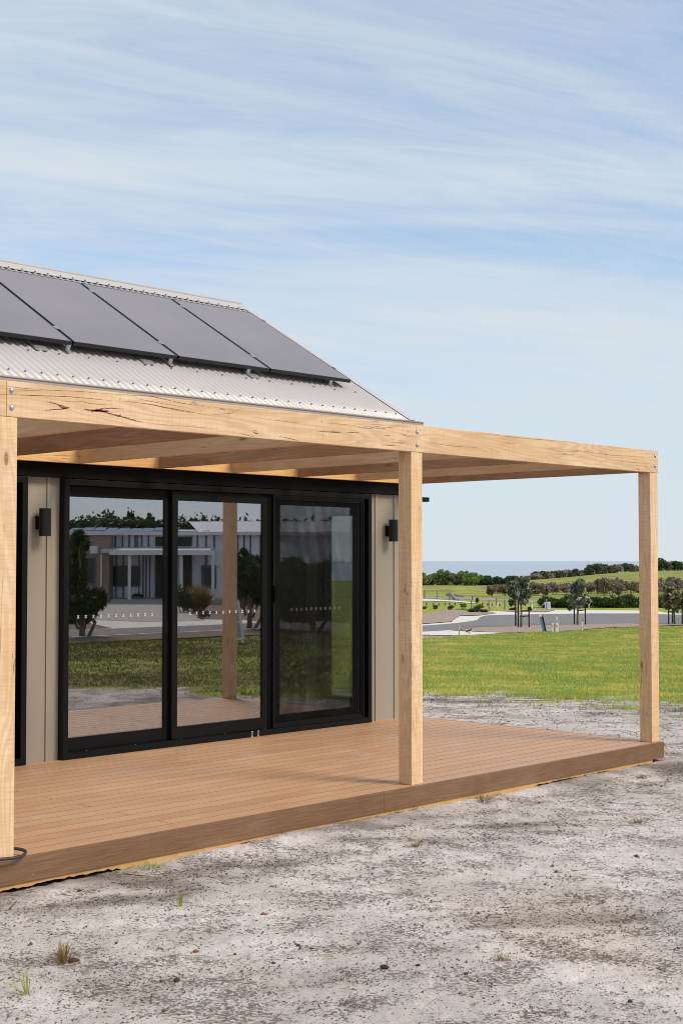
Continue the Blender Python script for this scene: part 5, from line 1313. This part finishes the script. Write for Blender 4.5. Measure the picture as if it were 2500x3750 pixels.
def sliding_door(a, b, name, cut=None):
    """outer frame a..b, three panels, the last one behind a fly screen"""
    fy = WY-.072; fw = .05
    m = MB()
    m.box(a, a+fw, fy, WY+.10, 0.002, DZ, bev=.002); m.box(b-fw, b, fy, WY+.10, .002, DZ, bev=.002)
    m.box(a+fw, b-fw, fy, WY+.10, DZ-fw, DZ-.0005, bev=.002)
    m.box(a+fw, b-fw, fy, fy+.012, .002, .052)
    dr = m.build(name, M['black2'], hs)
    m = MB(); m.box(a+fw, b-fw, fy+.0125, WY+.10, .002, .035)
    for k in range(7): m.box(a+fw, b-fw, fy+.016+.022*k, fy+.021+.022*k, .035, .056)
    m.build('sill_track', M['black2'], dr)
    # screws glinting on the sill
    m = MB()
    for k in range(7): m.tube([(a+.25+.5*k, fy+.028, .035), (a+.25+.5*k, fy+.028, .0575)], .005, 8)
    m.build('sill_screw', M['galv'], dr)
    L_ = b-a
    def panel(x0, x1, y, mark, st=.062, top=.085, bot=.075, tag_=None, rst=None):
        z0, z1 = .058, DZ-fw-.005; rs_ = rst or st
        m = MB(); h = .016
        m.box(x0, x0+st, y-h, y+h, z0, z1, bev=.002); m.box(x1-rs_, x1, y-h, y+h, z0, z1, bev=.002)
        m.box(x0+st, x1-rs_, y-h+.001, y+h-.001, z1-top, z1); m.box(x0+st, x1-rs_, y-h+.001, y+h-.001, z0, z0+bot+.03)
        m.box(x0+st, x1-rs_, y-h-.003, y-h+.0005, z0+bot+.022, z0+bot+.03)
        o = m.build('panel_frame', M['black2'], dr)
        gx0, gx1 = x0+st-.003, x1-rs_+.003
        g = MB().box(gx0, gx1, y-.003, y+.003, z0+bot+.028, z1-top+.002).build('glass', M['glass'], o)
        m = MB(); n = 11; A, B_ = mark
        for k in range(n):
            x = A+(B_-A)*k/(n-1); z = 1.148; yy = y-.0045; q = .0105
            for sx in (-1, 1):
                m.obox((x, yy, z), (sx*q*.62, 0, q), (q*.17, 0, 0), (0, .0007, 0))
            for sz in (-1, 1):
                for sx in (-1, 1): m.box(x+sx*q*.62-q*.36, x+sx*q*.62+q*.36, yy-.0012, yy+.0005, z+sz*q-q*.14, z+sz*q+q*.14)
        m.build('safety_markings', M['decal'], g)
        return o
    p1 = panel(a+.02, a+1.16, WY+.025, (a+.205, a+.975))
    p2 = panel(a+1.15, a+2.29, WY-.018, (a+1.36, a+2.135), rst=.07)
    p3 = panel(a+2.42, b-.055, WY+.025, (a+2.65, a+3.30), st=.065, top=.085, rst=.115)
    # fixed mullion and fly screen with stepped frame
    m = MB(); m.box(a+2.292, a+2.325, WY-.040, WY+.06, .057, DZ-fw); m.build('mullion', M['black'], dr)
    s0, s1 = a+2.328, b-.105; z0, z1 = .057, DZ-fw-.002; m = MB()
    for i, (ww_, dy_) in enumerate(((.014, 0), (.014, .007), (.014, .014))):
        i0 = .014*i; y0, y1 = fy+.008+dy_, fy+.034
        m.box(s0+i0, s0+i0+ww_, y0, y1, z0+i0, z1-i0); m.box(s1-i0-ww_, s1-i0, y0, y1, z0+i0, z1-i0)
        m.box(s0+i0+ww_, s1-i0-ww_, y0, y1, z0+i0, z0+i0+ww_); m.box(s0+i0+ww_, s1-i0-ww_, y0, y1, z1-i0-ww_, z1-i0)
    fs = m.build('fly_screen', M['black2'], dr)
    MB().box(s0+.040, s1-.040, fy+.029, fy+.0305, z0+.040, z1-.040).build('mesh', M['fly'], fs)
    m = MB(); hx = s0+.022; V = [(hx-.012+.030*math.sin(PI*k/10), fy-.006, 1.30+.080*math.cos(PI*k/10)) for k in range(11)]
    m.tube(V, .006, 7); m.box(hx-.016, hx-.006, fy-.010, fy+.01, 1.222, 1.378, bev=.002); m.build('handle', M['black'], fs)
    # white clip pair on the sill
    m = MB()
    for x in (a+2.06, a+2.135):
        m.box(x-.003, x+.003, fy-.0015, fy+.001, .006, .052); m.box(x-.007, x+.007, fy-.0018, fy+.001, .004, .009); m.box(x-.006, x+.008, fy-.0018, fy+.001, .048, .053)
    m.build('sill_clip', M['plate'], dr)
    return dr
sliding_door(D0, D1, 'sliding_door')
sliding_door(E0-.01, E1, 'sliding_door')

# roof: corrugated sheets both sides
def corrugated(y0, z0, y1, z1, x0, x1, name):
    pitch = .076; n = int((x1-x0)/pitch*8); xs = np.linspace(x0, x1, n+1); L_ = Vector((0, y1-y0, z1-z0)); nrm = Vector((0, -(z1-z0), (y1-y0))).normalized()
    if nrm.z < 0: nrm = -nrm
    V = []; rows = 6
    off = .0085*np.cos(2*PI*(xs-x0)/pitch)
    for r in range(rows+1):
        t = r/rows
        for i, x in enumerate(xs): V.append((x, y0+(y1-y0)*t+nrm.y*off[i], z0+(z1-z0)*t+nrm.z*off[i]))
    for r in range(rows+1):
        t = r/rows
        for i, x in enumerate(xs): V.append((x, y0+(y1-y0)*t+nrm.y*(off[i]-.0015), z0+(z1-z0)*t+nrm.z*(off[i]-.0015)))
    F = []; k = n+1; b = (rows+1)*k
    for r in range(rows):
        for i in range(n): F.append((r*k+i, r*k+i+1, (r+1)*k+i+1, (r+1)*k+i)); F.append((b+r*k+i, b+(r+1)*k+i, b+(r+1)*k+i+1, b+r*k+i+1))
    for i in range(n): F.append((i, b+i, b+i+1, i+1)); F.append((rows*k+i, rows*k+i+1, b+rows*k+i+1, b+rows*k+i))
    return npmesh(name, V, F, M['roof'], hs, world_loc(hs), smooth=True)
rfo = corrugated(EY-.03, EZ-.03*math.tan(PIT)+.004, RY, RZ+.004, HX0-.2, XRF-.04, 'roof')
corrugated(2*RY-EY+.03, EZ-.03*math.tan(PIT)+.004, RY, RZ+.004, HX0-.2, XRF-.04, 'rear_roof')
sl = Vector((0, math.cos(PIT), math.sin(PIT))); nr = Vector((0, -math.sin(PIT), math.cos(PIT))); nr2 = Vector((0, math.sin(PIT), math.cos(PIT)))
RB = lambda x, s, h: Vector((x, EY, EZ+.004))+sl*s+nr*h     # a point on the front slope
SL = (RY-EY)/math.cos(PIT)
m = MB()
xc = (HX0-.2+XRF)/2; hx = (XRF-(HX0-.2))/2
for sgn, s_, n_ in ((1, sl, nr), (-1, Vector((0, -sl.y, sl.z)), nr2)):
    top = Vector((xc, RY, RZ+.004))+Vector((0, 0, .012))
    m.obox(top-s_*.095+n_*.0, (hx, 0, 0), s_*.095, n_*.0012)
m.tube([(HX0-.2, RY, RZ+.02), (XRF, RY, RZ+.02)], .014, 8)
m.build('ridge_cap', M['roof'], rfo)
m = MB()
for sgn, s_, n_ in ((1, sl, nr), (-1, Vector((0, -sl.y, sl.z)), nr2)):
    b0 = Vector((XRF-.035, RY, RZ+.004)); 
    m.obox(b0-s_*(SL/2-.01)+n_*.012, (.040, 0, 0), s_*(SL/2), n_*.0012); m.obox(b0-s_*(SL/2-.01)+Vector((.041, 0, 0))-n_*.045, (.0012, 0, 0), s_*(SL/2), n_*.058)
m.build('barge_cap', M['roof'], rfo)
# fascia gutter
m = MB(); gy = 2.62
m.box(HX0-.25, XRF+.045, gy, gy+.002, 2.885, EZ-.008); m.box(HX0-.25, XRF+.045, gy-.001, EY+.005, 2.883, 2.886)
m.tube([(HX0-.25, gy, EZ-.008), (XRF+.045, gy, EZ-.008)], .009, 8); m.box(XRF+.043, XRF+.045, gy, EY+.08, 2.885, EZ-.015); m.box(HX0-.25, XRF+.045, EY+.006, EY+.008, 2.885, EZ-.035)
m.build('gutter', M['eave'], rfo)
def roof_screws(s, x0, x1, step, par):
    m = MB(); x = x0
    while x < x1:
        a = RB(x, s, .0095); m.tube([a, a+nr*.006], .0085, 8, smooth=False); m.tube([a+nr*.006, a+nr*.011], .005, 6, smooth=False); x += step
    m.build('roof_screws', M['screw'], par)
x0c = HX0-.2
st = x0c+.076*2*round((-4.5-x0c)/.152)
roof_screws(.13, st, XRF-.06, .152, rfo); roof_screws(.62, st, XRF-.06, .304, rfo)
m = MB(); x = st
while x < XRF-.1:
    a = Vector((x, RY, RZ+.018))-sl*.175+nr*.001; m.tube([a, a+nr*.006], .0085, 8, smooth=False); m.tube([a+nr*.006, a+nr*.011], .005, 6, smooth=False); x += .152
m.build('ridge_screws', M['screw'], rfo)

# ------------------------------------------------------------------ solar panels
PW, PL, OFF = 1.134, 1.78, .105; S0 = .715
plabel = ['rightmost solar panel nearest the gable end', 'solar panel second from the gable end', 'solar panel third from the gable end', 'solar panel partly cut by the left edge of the photo']
P0 = None
for k in range(4):
    xr = 2.815-k*(PW+.021); org = RB(xr-PW, S0, OFF)
    e = empty('solar_panel', org, plabel[k], 'solar panel', 'solar panels in a row on the front roof slope')
    if P0 is None:
        th = .035
        m = MB(); bw = .011
        def pb(x0, x1, s0, s1, h0, h1): 
            c = org+Vector(((x0+x1)/2, 0, 0))+sl*((s0+s1)/2)+nr*((h0+h1)/2); m.obox(c, ((x1-x0)/2, 0, 0), sl*((s1-s0)/2), nr*((h1-h0)/2))
        pb(0, PW, 0, bw, -th, 0); pb(0, PW, PL-bw, PL, -th, 0); pb(0, bw, bw, PL-bw, -th, 0); pb(PW-bw, PW, bw, PL-bw, -th, 0)
        fr = m.build('frame', M['pvframe'], e)
        m = MB(); pb(bw, PW-bw, bw, PL-bw, -.008, -.0015); gl = m.build('cells', M['pv'], e)
        P0 = (fr, gl)
    else:
        for s_ in P0: c = s_.copy(); COL.objects.link(c); c.parent = e; c.location = s_.location.copy()
rk = empty('panel_racking', RB(0, S0, .02), 'silver rails, clamps and feet holding the solar panels', 'racking')
xa, xb = 2.815-4*(PW+.021)-.05, 2.815+.03
for s in (.30, PL-.22):
    MB().obox(RB((xa+xb)/2, S0+s, OFF-.058), ((xb-xa)/2, 0, 0), sl*.018, nr*.020).build('rail', M['galv'], rk)
for k in range(4):
    xg = 2.815+.010-k*(PW+.021)
    for s in (.30, PL-.22):
        if k == 0: MB().obox(RB(xg+.004, S0+s, OFF-.012), (.012, 0, 0), sl*.022, nr*.016).build('clamp', M['galv'], rk)
        else:
            m = MB(); m.obox(RB(xg-.0, S0+s, OFF+.002), (.020, 0, 0), sl*.028, nr*.002); m.tube([RB(xg, S0+s, OFF+.004), RB(xg, S0+s, OFF+.010)], .008, 8, smooth=False); m.build('clamp', M['galv'], rk)
for x in (2.56, 1.42, .46, -.66, -1.8):
    m = MB(); m.obox(RB(x, S0-.005, .016), (.022, 0, 0), sl*.032, nr*.003); m.obox(RB(x, S0+.018, .045), (.022, 0, 0), sl*.004, nr*.030); m.tube([RB(x, S0-.02, .018), RB(x, S0-.02, .030)], .008, 8, smooth=False); m.obox(RB(x, S0+.16, .030), (.014, 0, 0), sl*.15, nr*.004)
    m.build('foot', M['galv'], rk)
for x in (-.80, .33, 1.62): MB().obox(RB(x-.15, S0+.05, .017), (.06, 0, 0), sl*.10, nr*.008).build('bracket', M['galv'], rk)

# ------------------------------------------------------------------ wall lamps
def lamp(x, label):
    z0, z1 = 1.808, 2.030; yc = 2.815; e = empty('wall_lamp', (x, WY, z0), label, 'wall lamp', 'black up-down wall lamps')
    m = MB(); r = .048; n = 24
    def ring(z, r_): return [(x+r_*math.cos(2*PI*k/n), yc+r_*math.sin(2*PI*k/n), z) for k in range(n)]
    R1, R2, R3, R4 = ring(z0, r), ring(z1, r), ring(z1, r-.005), ring(z1-.02, r-.005); vs = R1+R2+R3+R4; fs = []
    for i in range(3):
        for k in range(n): fs.append((i*n+k, i*n+(k+1) % n, (i+1)*n+(k+1) % n, (i+1)*n+k))
    fs.append(tuple(range(3*n, 4*n))); fs.append(tuple(range(n))[::-1])
    m.add(vs, fs); m.build('body', M['lampm'], e)
    MB().box(x-.022, x+.022, yc+.045, WY-.016, 1.865, 1.965, bev=.003).build('bracket', M['lampm'], e)
    MB().box(x-.036, x+.036, WY-.016, WY-.0005, 1.862, 1.968, bev=.003).build('wall_plate', M['lampm'], e)
lamp(-1.215, 'black cylindrical wall lamp left of the sliding door'); lamp(2.965, 'black cylindrical wall lamp between the sliding door and the middle post')
